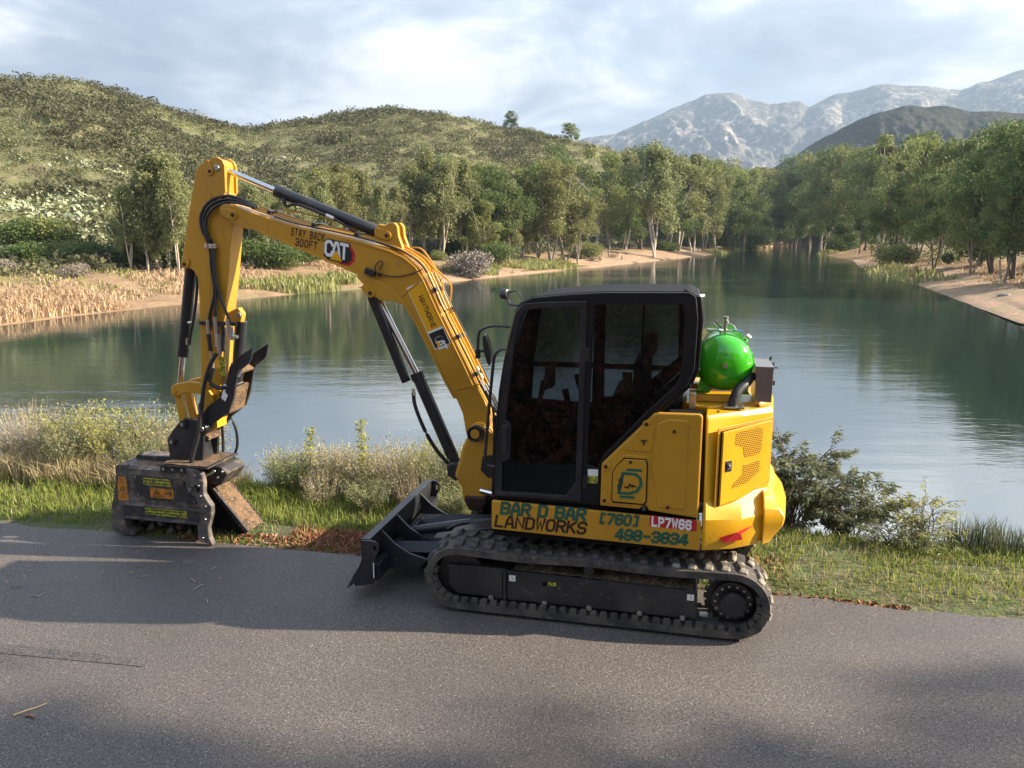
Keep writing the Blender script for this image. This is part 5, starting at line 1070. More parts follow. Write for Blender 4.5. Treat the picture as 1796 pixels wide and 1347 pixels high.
# things one sees through the glass
box('seat_base', -.22, .22, .22, .68, 1.0, 1.30, M['seat'], CAB, .02); box('seat_cushion', -.22, .26, .20, .70, 1.30, 1.43, M['seat'], CAB, .04)
sb = box('seat_back', -.36, -.24, .20, .70, 1.38, 2.02, M['seat'], CAB, .05); box('head_rest', -.40, -.31, .32, .58, 2.02, 2.20, M['seat'], CAB, .04)
for y in (.10, .74): box('arm_console', -.10, .28, y, y + .10, 1.35, 1.56, M['seat'], CAB, .03); tubes('joystick', [([(.20, y + .05, 1.55), (.23, y + .05, 1.70)], .012), ([(.225, y + .05, 1.68), (.25, y + .05, 1.79)], [.022, .028])], M['seat'], CAB)
for y in (.38, .52): tubes('travel_lever', [(smoothpath([(.55, y, 1.02), (.56, y, 1.40), (.48, y, 1.72)]), .012), ([(.48, y, 1.70), (.46, y, 1.80)], .022)], M['seat'], CAB)
box('monitor', .44, .50, .08, .26, 1.68, 1.86, M['seat'], CAB, .01); box('far_window_rail', -.55, .62, cabY0 + .04, cabY0 + .06, 1.84, 1.885, M['seat'], CAB, .004); box('far_window_post', -.285, -.265, cabY0 + .04, cabY0 + .06, 1.93, 2.38, M['seat'], CAB, .003)
box('yellow_tag', -.20, -.12, cabY0 + .06, cabY0 + .07, 1.66, 1.82, M['lime'], CAB, 0)
# grab rail, mirror, lights, aerial on the cab
tubes('grab_rail', [(smoothpath([(.667, .97, 2.105), (.700, 1.0, 2.10), (.738, 1.0, 2.055), (.752, 1.0, 1.95), (.775, 1.0, 1.735), (.808, 1.0, 1.37), (.812, 1.0, 1.27), (.795, .99, 1.225), (.752, .96, 1.212)], 4), .012)], M['black'], CAB)
MR = tubes('mirror_arm', [(smoothpath([(.640, .92, 2.262), (.700, .92, 2.265), (.785, .91, 2.262), (.860, .90, 2.235), (.885, .90, 2.19), (.891, .90, 2.06)], 4), .010), ([(.893, .90, 2.09), (.89, .90, 2.02)], .020), ([(.89, .90, 2.07), (.84, .88, 2.075)], .011)], M['black'], CAB)
mm_ = plate('mirror', [(.022 * math.cos(R(a_)) * (1 if True else 1), .118 * math.sin(R(a_))) for a_ in range(0, 360, 24)], -.075, .075, M['black'], MR, .006); mm_.location = (.825, .86, 2.085); mm_.rotation_euler = (0, R(10), R(8))
WL = disc('work_light', 0, 0, -.03, .03, .042, M['black'], CAB, 20, .008); WL.location = (.745, .62, 2.475); WL.rotation_euler = (0, 0, R(65))
tubes('light_bracket', [([(.735, .62, 2.44), (.70, .66, 2.40), (.62, .70, 2.40)], .012), (smoothpath([(.72, .62, 2.49), (.66, .63, 2.50), (.62, .66, 2.46), (.58, .70, 2.44)]), .006)], M['black'], CAB)
tubes('antenna_cable', [(smoothpath([(-.675, .80, 2.50), (-.715, .76, 2.47), (-.73, .72, 2.30), (-.71, .72, 2.20), (-.70, .72, 1.95)]), .004), ([(-.69, .80, 2.50), (-.72, .76, 2.50)], .012), ([(-.68, .72, 2.21), (-.72, .72, 2.21)], .013), ([(-.68, .72, 1.97), (-.72, .72, 1.97)], .010)], M['zinc'], CAB, 6)
tubes('roof_bolt', [([(-.60, .86, 2.535), (-.60, .86, 2.55)], .014)], M['black'], CAB)

# ------------------------------------------------------------------ boom, stick, cylinders, linkage
bw = .12
BOOMP = [(3.512, 3.145), (3.492, 3.180), (3.445, 3.194), (3.344, 3.179), (3.213, 3.128), (2.972, 3.055), (2.751, 2.994), (2.239, 2.890), (1.895, 2.800), (1.742, 2.735), (1.642, 2.650), (1.575, 2.540), (1.456, 2.280), (1.347, 2.058), (1.237, 1.844), (1.127, 1.613), (1.036, 1.461), (1.010, 1.35), (1.030, 1.24), (1.085, 1.167), (1.178, 1.151), (1.235, 1.211), (1.262, 1.383), (1.314, 1.503), (1.410, 1.646), (1.545, 1.918), (1.685, 2.188), (1.780, 2.330), (1.871, 2.430), (1.984, 2.505), (2.104, 2.550), (2.194, 2.574), (2.336, 2.636), (2.644, 2.758), (2.768, 2.802), (3.065, 2.920), (3.185, 2.965), (3.264, 2.975), (3.396, 3.025), (3.455, 3.075), (3.499, 3.100)]
BM = plate('boom', BOOMP, YB - bw, YB + bw, M['yellow'], EX, .010)
plate('boom_cylinder_lug', [(2.215, 2.575), (2.12, 2.47), (2.07, 2.405), (1.99, 2.36), (1.90, 2.36), (1.80, 2.33), (1.78, 2.36), (1.88, 2.46), (2.0, 2.53), (2.10, 2.56)], YB - bw - .015, YB + bw + .015, M['yellow'], BM, .008)
# raised flange strips (weld lines) along the boom
def ribbon(name, pts, w, y0, y1, mt, parent):
    bm = bmesh.new(); vs = []
    for i, p in enumerate(pts):
        a_ = Vector(pts[max(i - 1, 0)]); b_ = Vector(pts[min(i + 1, len(pts) - 1)]); d = (b_ - a_).normalized(); n_ = Vector((-d.y, d.x)) * w * .5
        vs.append([bm.verts.new((p[0] + s_ * n_.x, y, p[1] + s_ * n_.y)) for s_, y in ((-1, y0), (1, y0), (1, y1), (-1, y1))])
    for a_, b_ in zip(vs, vs[1:]):
        for k in range(4): bm.faces.new((a_[k], a_[(k + 1) % 4], b_[(k + 1) % 4], b_[k]))
    bm.faces.new(vs[0]); bm.faces.new(vs[-1]); return bmobj(name, bm, mt, parent, .002)
yn = YB + bw
ribbon('lower_flange', [(3.10, 2.944), (2.768, 2.812), (2.336, 2.648), (2.194, 2.588), (2.05, 2.545), (1.94, 2.495), (1.84, 2.41), (1.76, 2.315), (1.685, 2.200), (1.545, 1.930), (1.410, 1.660), (1.33, 1.52)], .018, yn - .002, yn + .014, M['yellow'], BM)
ribbon('upper_flange', [(2.30, 2.888), (2.239, 2.874), (1.905, 2.784), (1.762, 2.722), (1.665, 2.640), (1.600, 2.535), (1.480, 2.270), (1.262, 1.837), (1.16, 1.62)], .016, yn - .002, yn + .010, M['yellow'], BM)
ribbon('weld_rib', [(1.60, 2.55), (1.80, 2.40)], .012, yn - .002, yn + .007, M['yellow'], BM); ribbon('weld_rib', [(1.32, 1.60), (1.10, 1.66)], .012, yn - .002, yn + .007, M['yellow'], BM); ribbon('weld_rib', [(3.02, 3.05), (3.05, 2.93)], .008, yn - .002, yn + .004, M['yellow'], BM)
for s_ in (YB + .035, YB - .105): plate('stick_cylinder_bracket', [(2.050, 2.86), (2.036, 2.978), (2.003, 3.011), (1.946, 3.000), (1.905, 3.022), (1.860, 3.024), (1.833, 2.992), (1.825, 2.910), (1.770, 2.76)], s_, s_ + .05, M['yellow'], BM, .006)
def pin(x, z, y0, y1, r, parent, mt='yellow', ret=True, ang=0):
    disc('pin_boss', x, z, y0, y1, r, M[mt], parent, 24, .004); disc('pin_head', x, z, y1, y1 + .012, r * .55, M['brownprint' if mt == 'yellow' else 'steel'], parent, 16, .003)
def keeper(name, x0, z0, x1, z1, r, y, parent, mt='yellow'):
    a_ = math.degrees(math.atan2(z1 - z0, x1 - x0)); plate(name, arcpts(x1, z1, r, a_ - 90, a_ + 90, 8) + arcpts(x0, z0, r, a_ + 90, a_ + 270, 8), y, y + .014, M[mt], parent, .004); disc('keeper_bolt', x1, z1, y + .013, y + .022, r * .45, M['brownprint'], parent, 10, .002)
keeper('pin_keeper', 3.435, 3.115, 3.365, 3.095, .042, yn, BM); keeper('pin_keeper', 2.00, 2.94, 1.925, 2.915, .040, YB + .087, BM); keeper('pin_keeper', 2.115, 2.465, 2.075, 2.425, .040, yn + .015, BM)
# lettering on the boom
bx = Vector((-1, 0, -.19)).normalized(); bz_ = Vector((-.19, 0, 1)).normalized(); bx = Vector((-.982, 0, -.19)); bz_ = Vector((.19 * -1, 0, .982))
lettering('lettering', 'STAY BACK', (2.812, yn, 2.922), (-.985, 0, -.178), (-.13, 0, 1), (0, 1, 0), .058, M['brownprint'], BM, .34, .40, .05, .56)
lettering('lettering', '300FT', (2.776, yn, 2.832), (-.985, 0, -.178), (-.13, 0, 1), (0, 1, 0), .058, M['brownprint'], BM, .34, .44, .05, .70)
def cat_logo(o, ux, uz, h, parent, hexa=True, nrm=(0, 1, 0)):
    o = Vector(o); ux = Vector(ux).normalized(); uz = Vector(uz).normalized(); P_ = lambda a_, b_, l_=0: o + ux * a_ * h + uz * b_ * h + Vector(nrm) * l_
    if hexa:
        sticker('logo_hexagon', [P_(1.15, -.42), (P_(1.9, -.42)), P_(2.28, -.0), P_(2.28, .55), P_(1.95, .95), P_(1.3, .95)], M['red'], parent, nrm=nrm, th=.0012)
        sticker('logo_hexagon_core', [P_(1.25, -.28), P_(1.78, -.28), P_(2.05, .05), P_(2.05, .5), P_(1.8, .82), P_(1.3, .82)], M['print'], parent, nrm=nrm, th=.0020)
        sticker('logo_plate', [P_(-.08, -.06), P_(.30, -.30), P_(1.62, -.30), P_(1.80, 0), P_(1.92, 1.05), P_(1.78, 1.16), P_(.12, 1.16), P_(-.04, 1.0)], M['print'], parent, nrm=nrm, th=.0026)
    lf = .003 if hexa else .0018
    for i, (ch, a_) in enumerate((('C', .05), ('A', .62), ('T', 1.20))):
        bm = bmesh.new()
        for k, st_ in enumerate(GL[ch] if ch != 'A' else GL['A'][:1]): stroke_bm(bm, st_, .36, lambda p, l2: P_(a_ + p.x * .50, p.y / 1.5 * .93 + .04, l2), lf + .0002 * (k + i))
        bmobj('logo_letter', bm, M['white'], parent)
    sticker('logo_triangle', [P_(.42, -.22 if hexa else 0), P_(1.36, -.22 if hexa else 0), P_(.88, .48)], M['amber'], parent, nrm=nrm, th=lf + .0012)
cat_logo((2.500, yn, 2.750), (-.985, 0, -.190), (-.10, 0, 1), .125, BM)
bd = Vector((1.358 - 1.599, 0, 2.004 - 2.542)).normalized(); bp_ = Vector((-bd.z, 0, bd.x)); 
A_, B_, C2, D_ = Vector((1.752, yn, 2.470)), Vector((1.606, yn, 2.535)), Vector((1.360, yn, 2.000)), Vector((1.502, yn, 1.942))
sticker('dealer_decal_border', [A_, B_, C2, D_], M['white'], BM, th=.0010)
mid1 = A_.lerp(D_, .735); mid2 = B_.lerp(C2, .735); e = .010
def shrink(q, e): c = sum(q, Vector()) / 4; return [p + (c - p).normalized() * e for p in q]
sticker('dealer_decal', shrink([A_, B_, mid2, mid1], .012), M['amber'], BM, th=.0018); sticker('dealer_decal_black', shrink([mid1, mid2, C2, D_], .010), M['print'], BM, th=.0018)
lettering('lettering', 'HAWTHORNE', Vector((1.672, yn, 2.405)) + Vector((-.030, 0, -.01)), bd, -bp_ if bp_.z < 0 else bp_, (0, 1, 0), .040, M['brownprint'], BM, .32, .40, 0, .84, None, .001)
cat_logo(Vector((1.512, yn, 2.045)) - Vector((.004, 0, .0)) , bd, bp_ if bp_.z > 0 else -bp_, .072, BM, False)
WLb = box('boom_work_light', -.05, .05, 0, .045, -.028, .028, M['black'], BM, .008); WLb.location = (2.065, yn + .01, 2.605); WLb.rotation_euler = (0, R(-20), 0)
tubes('light_cable', [(smoothpath([(2.02, yn + .03, 2.60), (2.02, yn + .02, 2.66), (1.97, yn + .03, 2.70), (1.955, yn + .02, 2.68), (1.99, yn + .02, 2.62)]), .005), (smoothpath([(1.99, yn + .02, 2.60), (1.92, yn + .012, 2.575), (1.80, yn + .012, 2.572), (1.68, yn + .012, 2.60), (1.60, yn + .0, 2.635)]), .005), ([(1.985, yn + .01, 2.585), (1.985, yn + .04, 2.585)], .018)], M['hose'], BM, 6)
# hoses and pipes over the boom
def offs(seq, d): return [(x, y, z + d) for x, y, z in seq]
top = [(3.20, 3.155), (2.972, 3.085), (2.751, 3.022), (2.239, 2.920), (1.895, 2.832), (1.722, 2.755), (1.605, 2.665), (1.535, 2.54), (1.420, 2.285), (1.305, 2.06), (1.195, 1.845), (1.09, 1.63)]
for i, (dy, mt_) in enumerate(((.09, 'yellow'), (.055, 'yellow'), (.0, 'yellow'), (-.05, 'yellow'), (-.09, 'hose'))):
    tubes('boom_pipe', [(smoothpath([(x - .012 * (i % 3), YB + dy, z + .008 * (i % 3)) for x, z in top]), .0095)], M[mt_], BM, 7)
tubes('boom_hose', [(smoothpath([(x, YB + .105, z - .006) for x, z in top[1:]]), .008)], M['hose'], BM, 6)
tubes('raised_pipe', [(smoothpath([(3.10, YB, 3.135), (2.90, YB - .02, 3.135), (2.6, YB - .02, 3.075), (2.35, YB - .02, 3.01), (2.2, YB, 2.93)]), .007), (smoothpath([(1.80, YB - .03, 2.80), (1.66, YB - .03, 2.80), (1.52, YB - .03, 2.62), (1.40, YB - .03, 2.50), (1.41, YB - .03, 2.35)]), .008), (smoothpath([(1.85, YB + .03, 2.86), (1.74, YB + .03, 2.80), (1.60, YB + .03, 2.72), (1.46, YB + .03, 2.52), (1.47, YB + .03, 2.35)]), .008)], M['yellow'], BM, 6)
for x, z, a_ in ((3.02, 3.115, 18), (2.60, 3.005, 12), (2.20, 2.92, 12), (1.50, 2.46, 65), (1.30, 2.06, 64), (1.14, 1.74, 64)):
    o = box('pipe_clamp', -.018, .018, -.11, .115, -.012, .018, M['black'], BM, .003); o.location = (x, YB, z); o.rotation_euler = (0, R(-a_), 0)
tubes('hose_fitting', [([(1.485, YB + .03, 2.42), (1.44, YB + .03, 2.33)], .015), ([(1.49, YB - .03, 2.44), (1.45, YB - .03, 2.35)], .015), ([(1.16, YB + .05, 1.78), (1.11, YB + .05, 1.68)], .015), ([(1.17, YB - .02, 1.78), (1.12, YB - .02, 1.68)], .015)], M['zinc'], BM)
tubes('boom_foot_hoses', [(smoothpath([(1.11, YB + d_, 1.68), (1.02, YB + d_ + .02, 1.52), (.96, YB + d_ + .06, 1.44), (.80, YB + d_ + .10, 1.32)]), .013) for d_ in (-.06, 0, .06, .10)] + [(smoothpath([(1.05, YB + .11, 1.60), (.985, YB + .13, 1.45), (.975, YB + .13, 1.25), (.93, YB + .14, 1.05)]), .012)], M['hose'], BM)
# swing bracket at the foot
SW = plate('swing_bracket', [(1.204, 1.215), (1.185, 1.29), (1.13, 1.325), (1.068, 1.315), (1.000, 1.25), (.955, 1.143), (.94, 1.0), (.93, .80), (.99, .705), (1.045, .646), (1.05, .575), (1.11, .535), (1.22, .540), (1.255, .608), (1.275, .735), (1.335, .821), (1.318, .88), (1.285, .972), (1.262, 1.08)], YB - .17, YB + .17, M['yellow'], EX, .028)
disc('foot_pin_boss', 1.125, 1.232, YB + .165, YB + .200, .072, M['black'], SW, 28, .005); disc('foot_pin_cap', 1.125, 1.232, YB + .200, YB + .215, .042, M['yellow'], SW, 24, .004)
tubes('pin_guard_ring', [([(1.125 + .068 * math.cos(R(a_)), YB + .212, 1.232 + .068 * math.sin(R(a_))) for a_ in range(-70, 250, 20)], .007)], M['black'], SW, 6)
plate('casting_recess', [(1.07, 1.03), (.95, 1.05), (.95, .86), (1.02, .83), (1.09, .90)], YB + .165, YB + .178, M['black'], SW, .01); plate('casting_foot', [(1.24, .60), (1.24, .66), (1.03, .66), (1.03, .60), (1.08, .52), (1.20, .52)], YB - .12, YB + .185, M['brownprint'], SW, .02)
plate('cylinder_clevis', [(1.43, .90), (1.36, .93), (1.29, .90), (1.28, .80), (1.34, .75), (1.42, .80)], YB - .09, YB + .10, M['black'], SW, .015)
tubes('swing_rod', [([(1.06, YB + .25, .74), (.76, YB + .40, .745)], .028)], M['chrome'], SW, 16)
box('swing_post', .72, .95, -.28, .22, .56, 1.05, M['black'], EX, .02)
# boom cylinder
BC = tubes('boom_cylinder', [([(1.705, YB, 1.665), (1.395, YB, .950)], .055), ([(1.395, YB, .96), (1.345, YB, .835)], [.05, .04]), ([(1.725, YB, 1.71), (1.70, YB, 1.65)], .062)], M['black'], EX, 24)
tubes('cylinder_rod', [([(2.08, YB, 2.40), (1.70, YB, 1.66)], .030)], M['chrome'], BC, 20)
plate('rod_guard', [(2.10, 2.42), (2.135, 2.38), (1.83, 1.62), (1.77, 1.645), (2.05, 2.38)], YB + .02, YB + .085, M['black'], BC, .006)
tubes('rod_eye', [([(2.095, YB - .09, 2.44), (2.095, YB + .10, 2.44)], .050)], M['black'], BC, 20)
tubes('cylinder_hose', [(smoothpath([(1.73, YB + .07, 1.55), (1.71, YB + .085, 1.42), (1.62, YB + .09, 1.20), (1.52, YB + .07, 1.02), (1.40, YB + .04, .87)]), .018)], M['hose'], BC)
tubes('cylinder_pipe', [([(1.64, YB + .03, 1.62), (1.33, YB + .03, .93)], .010)], M['black'], BC, 6); tubes('hose_fitting', [([(1.735, YB + .075, 1.58), (1.715, YB + .08, 1.52)], .014)], M['zinc'], BC)
# stick cylinder
SCY = tubes('stick_cylinder', [([(2.975, YB, 3.296), (2.08, YB, 2.960)], .052), ([(2.995, YB, 3.304), (2.93, YB, 3.279)], .058), ([(2.09, YB, 2.965), (1.97, YB, 2.925)], [.05, .035])], M['black'], EX, 24)
tubes('cylinder_rod', [([(3.50, YB, 3.500), (2.95, YB, 3.286)], .026)], M['chrome'], SCY, 20); tubes('rod_eye', [([(3.51, YB - .045, 3.502), (3.51, YB + .045, 3.502)], .045)], M['yellow'], SCY, 20)
tubes('cylinder_hose', [(smoothpath([(2.92, YB + .04, 3.23), (2.88, YB + .05, 3.17), (2.80, YB + .055, 3.185), (2.70, YB + .055, 3.165), (2.45, YB + .055, 3.065), (2.32, YB + .05, 3.00), (2.24, YB + .05, 2.945)]), .013), ([(2.92, YB + .02, 3.26), (2.90, YB + .05, 3.20)], .018)], M['hose'], SCY); tubes('hose_fitting', [([(2.50, YB + .055, 3.09), (2.43, YB + .055, 3.06)], .017)], M['zinc'], SCY)
# stick
aw = .09; ya = YB + aw
STP = [(3.735, 3.485), (3.700, 3.530), (3.640, 3.565), (3.580, 3.586), (3.512, 3.584), (3.468, 3.564), (3.452, 3.525), (3.462, 3.30), (3.440, 3.240), (3.385, 3.180), (3.365, 3.120), (3.400, 3.010), (3.470, 2.574), (3.545, 2.198), (3.613, 1.726), (3.664, 1.397), (3.700, 1.20), (3.740, 1.105), (3.810, 1.060), (3.867, 1.085), (3.889, 1.180), (3.865, 1.443), (3.835, 1.718), (3.800, 2.345), (3.798, 2.530), (3.835, 2.596), (3.870, 2.615), (3.925, 2.625), (3.952, 2.660), (3.948, 2.700), (3.840, 3.108)]
SK = plate('stick', STP, YB - aw, ya, M['yellow'], EX, .010)
for s_ in (YB - aw - .012, ya - .018): plate('stick_head_plate', [(3.560, 3.600), (3.500, 3.598), (3.452, 3.570), (3.432, 3.525), (3.440, 3.30), (3.520, 3.20), (3.60, 3.30), (3.62, 3.50)], s_, s_ + .030, M['yellow'], SK, .006)
plate('pivot_boss', arcpts(3.43, 3.12, .085, 0, 360, 22)[:-1], YB - aw - .04, YB - aw - .003, M['yellow'], SK, .006)
keeper('pin_keeper', 3.60, 3.54, 3.575, 3.475, .036, ya + .012, SK); disc('pin_end', 3.508, 3.505, ya + .012, ya + .030, .028, M['steel'], SK, 18, .004); keeper('pin_keeper', 3.90, 2.68, 3.915, 2.655, .040, ya, SK)
ribbon('weld_line', [(3.60, 3.44), (3.595, 3.20), (3.66, 2.60), (3.70, 2.1)], .006, ya - .001, ya + .003, M['yellow'], SK); ribbon('weld_line', [(3.56, 3.10), (3.50, 3.00), (3.49, 2.80), (3.47, 2.62)], .006, ya - .001, ya + .003, M['yellow'], SK)
plate('thumb_bracket', [(3.53, 2.22), (3.44, 2.26), (3.40, 2.20), (3.42, 2.12), (3.52, 2.08)], YB - .035, YB + .035, M['yellow'], SK, .006); disc('pin_head', 3.435, 2.19, YB + .035, YB + .05, .028, M['steel'], SK, 16, .003)
tubes('thumb_cylinder', [([(3.43, YB, 2.13), (3.535, YB, 1.50)], .050)], M['black'], SK, 20)
# stick hoses
HZ = [[(3.15, 3.165), (3.30, 3.235), (3.45, 3.262), (3.60, 3.215), (3.695, 3.10), (3.70, 2.98), (3.655, 2.87), (3.63, 2.80), (3.63, 2.62), (3.62, 2.40), (3.69, 2.18), (3.70, 2.05)],
      [(3.15, 3.160), (3.30, 3.215), (3.45, 3.232), (3.58, 3.185), (3.665, 3.08), (3.665, 2.96), (3.635, 2.87), (3.605, 2.80), (3.60, 2.62), (3.595, 2.40), (3.62, 2.20), (3.61, 2.02)],
      [(3.15, 3.155), (3.30, 3.195), (3.44, 3.205), (3.555, 3.155), (3.635, 3.06), (3.64, 2.95), (3.60, 2.86), (3.58, 2.80), (3.585, 2.62), (3.560, 2.40), (3.50, 2.22), (3.46, 2.12)]]
for i, hz_ in enumerate(HZ): tubes('stick_hose', [(smoothpath([(x, ya + (.022 if j > 2 else -.0) + .008 * i, z) for j, (x, z) in enumerate(hz_)]), .0135)], M['hose'], SK)
for x in (3.655, 3.61, 3.575): box('hose_clamp', x - .018, x + .018, ya, ya + .05, 2.80, 2.84, M['zinc'], SK, .004)
box('valve_bracket', 3.42, 3.80, ya, ya + .03, 2.10, 2.135, M['black'], SK, .004)
tubes('quick_coupling', [([(x, ya + .04, z0), (x, ya + .04, z1)], r_) for x, z0, z1, r_ in ((3.70, 2.15, 2.01, .016), (3.62, 2.18, 1.90, .018), (3.60, 2.02, 1.82, .022), (3.49, 2.16, 2.00, .022), (3.46, 2.09, 1.97, .018), (3.68, 1.84, 1.70, .015))] + [([(3.49, ya + .04, 2.02), (3.40, ya + .04, 2.0)], .016)], M['zinc'], SK, 10)
tubes('coupling_sleeve', [([(3.70, ya + .04, 2.02), (3.69, ya + .04, 1.86)], .021), ([(3.545, ya + .04, 2.10), (3.56, ya + .04, 1.86)], .017)], M['hose'], SK)
sticker('yellow_decal', [(3.64, ya, 1.80), (3.575, ya, 1.80), (3.575, ya, 1.62), (3.64, ya, 1.62)], M['lime'], SK)
BH = tubes('armoured_hose', [(smoothpath([(3.62, ya + .06, 1.84), (3.69, ya + .08, 1.72), (3.75, ya + .09, 1.55), (3.78, ya + .10, 1.40), (3.83, ya + .12, 1.10), (3.91, ya + .13, .86), (3.935, ya + .13, .72), (3.90, ya + .14, .60), (3.87, ya + .14, .56)], 5), .019), (smoothpath([(3.66, ya + .05, 1.70), (3.70, ya + .08, 1.58), (3.62, ya + .07, 1.52), (3.50, ya + .04, 1.535), (3.44, ya - .05, 1.56)], 5), .020)], M['hose'], SK, 10)
def coil(path, r0, pitch, parent, name='hose_spiral'):
    P_ = smoothpath(path, 14); out = []; acc = 0
    for i in range(1, len(P_)):
        acc += (P_[i] - P_[i - 1]).length
        if acc > pitch: acc = 0; out.append(([P_[i] - (P_[i] - P_[i - 1]).normalized() * .004, P_[i] + (P_[i] - P_[i - 1]).normalized() * .004], r0))
    tubes(name, out, M['hose'], parent, 8)
coil([(3.78, ya + .10, 1.40), (3.83, ya + .12, 1.10), (3.91, ya + .13, .86), (3.935, ya + .13, .72), (3.90, ya + .14, .60)], .0235, .018, SK)
tubes('rear_hoses', [(smoothpath([(3.80, YB - .12, 1.15), (3.83, YB - .16, .95), (3.85, YB - .18, .80), (3.90, YB - .2, .68)]), .014), (smoothpath([(3.78, YB - .14, 1.25), (3.70, YB - .18, 1.07), (3.71, YB - .22, .88), (3.77, YB - .24, .74), (3.83, YB - .25, .66)]), .014), (smoothpath([(3.90, YB - .02, 1.35), (3.95, YB, 1.30), (3.93, YB, 1.15), (3.88, YB, 1.05)]), .012)], M['hose'], SK)
# bucket cylinder in front of the stick
KC = tubes('tool_cylinder', [([(3.915, YB, 2.66), (3.925, YB, 2.60)], .05), ([(3.925, YB, 2.60), (4.085, YB, 1.80)], .052), ([(4.07, YB, 1.86), (4.09, YB, 1.78)], .058)], M['black'], EX, 24)
tubes('cylinder_rod', [([(4.08, YB, 1.82), (4.155, YB, 1.44)], .027)], M['chrome'], KC, 18); tubes('cylinder_hose', [(smoothpath([(3.84, YB + .04, 2.58), (3.83, YB + .06, 2.45), (3.88, YB + .06, 2.2), (3.94, YB + .06, 2.0), (3.97, YB + .05, 1.90)]), .014)], M['hose'], KC); tubes('hose_fitting', [([(3.955, YB + .06, 2.11), (3.905, YB + .06, 2.12)], .012), ([(3.985, YB + .05, 1.96), (3.99, YB + .05, 1.90)], .014)], M['zinc'], KC)
LA = [(4.155, 1.455), (4.150, 1.497), (4.105, 1.530), (3.957, 1.562), (3.850, 1.555), (3.760, 1.510), (3.702, 1.430), (3.700, 1.362), (3.740, 1.330), (3.785, 1.350), (3.812, 1.413), (3.863, 1.449), (3.998, 1.450), (4.069, 1.415), (4.115, 1.402), (4.145, 1.420)]
for y in (YB + .10, YB - .135): LK = plate('guide_link', LA, y, y + .035, M['yellow'], EX, .010); disc('link_pin', 4.115, 1.455, y + .035, y + .045, .028, M['yellow'], LK, 18, .003); disc('link_pin', 3.745, 1.375, y + .035, y + .045, .028, M['yellow'], LK, 18, .003)
for y in (YB + .045, YB - .105):
    plate('push_link', [(4.155, 1.44), (4.085, 1.44), (4.035, 1.13), (4.11, 1.11)], y, y + .05, M['yellow'], EX, .006)
# thumb
TH = [(3.876, 1.120), (3.840, 1.229), (3.765, 1.321), (3.611, 1.433), (3.540, 1.572), (3.492, 1.725), (3.397, 1.820), (3.244, 1.912), (3.270, 1.798), (3.302, 1.754), (3.394, 1.690), (3.423, 1.631), (3.474, 1.428), (3.532, 1.300), (3.589, 1.250), (3.700, 1.170), (3.770, 1.085), (3.830, 1.060), (3.868, 1.080)]
TB = plate('thumb', TH, YB + .125, YB + .155, M['black'], EX, .005)
plate('far_tine', TH, YB - .155, YB - .125, M['black'], TB, .005)
plate('cross_brace', [(3.47, 1.69), (3.425, 1.645), (3.405, 1.665), (3.45, 1.715)], YB - .125, YB + .125, M['chips'], TB, .004); plate('cross_plate', [(3.475, 1.52), (3.545, 1.275), (3.570, 1.285), (3.50, 1.53)], YB - .125, YB + .125, M['chips'], TB, .004); plate('lower_plate', [(3.545, 1.275), (3.62, 1.235), (3.63, 1.25), (3.57, 1.29)], YB - .125, YB + .125, M['black'], TB, .003)
for i in range(5):
    q = i / 4; x = 3.392 + .03 * q; z = 1.690 - .055 * q; box('grip_tooth', x - .016, x + .004, YB + .125, YB + .155, z - .008, z + .008, M['steel'], TB, .002)
sticker('white_mark', [(3.565, YB + .155, 1.56), (3.535, YB + .155, 1.55), (3.555, YB + .155, 1.48), (3.53, YB + .155, 1.45), (3.56, YB + .155, 1.39), (3.60, YB + .155, 1.42), (3.585, YB + .155, 1.47)], M['white'], TB)
for i in range(4): disc('thumb_pin_collar', 3.80 - .0 * i, 1.125, YB + .155 + .012 * i, YB + .164 + .012 * i, .052 - .006 * (i % 2), M['black'], TB, 22, .002)
disc('thumb_pin_end', 3.80, 1.125, YB + .20, YB + .215, .026, M['steel'], TB, 16, .006)
box('yellow_boss_label', 3.70, 3.745, YB - .05, YB + .10, 1.115, 1.21, M['amber'], TB, .004)
# coupler
CPo = [(4.075, 1.170), (4.030, 1.200), (3.960, 1.195), (3.900, 1.190), (3.802, 1.200), (3.745, 1.172), (3.755, 1.098), (3.835, 1.037), (3.865, .790), (4.225, .775), (4.240, .975), (4.165, 1.080)]
CPL = plate('tool_coupler', CPo, YB + .10, YB + .135, M['black'], EX, .008); plate('coupler_far_plate', CPo, YB - .135, YB - .10, M['black'], CPL, .008)
plate('coupler_body', [(4.18, 1.00), (4.10, 1.10), (3.99, 1.13), (3.93, 1.05), (3.90, .78), (4.19, .775)], YB - .10, YB + .10, M['black'], CPL, .006)
plate('coupler_cross', [(3.88, 1.05), (3.80, 1.02), (3.805, .985), (3.885, 1.01)], YB - .10, YB + .10, M['chips'], CPL, .004)
for x, z in ((4.040, 1.140), (4.175, .960), (3.80, 1.125)): disc('coupler_pin', x, z, YB + .135, YB + .155, .040, M['black'], CPL, 20, .004); disc('pin_bolt', x, z, YB + .155, YB + .168, .018, M['steel'], CPL, 8, .003)

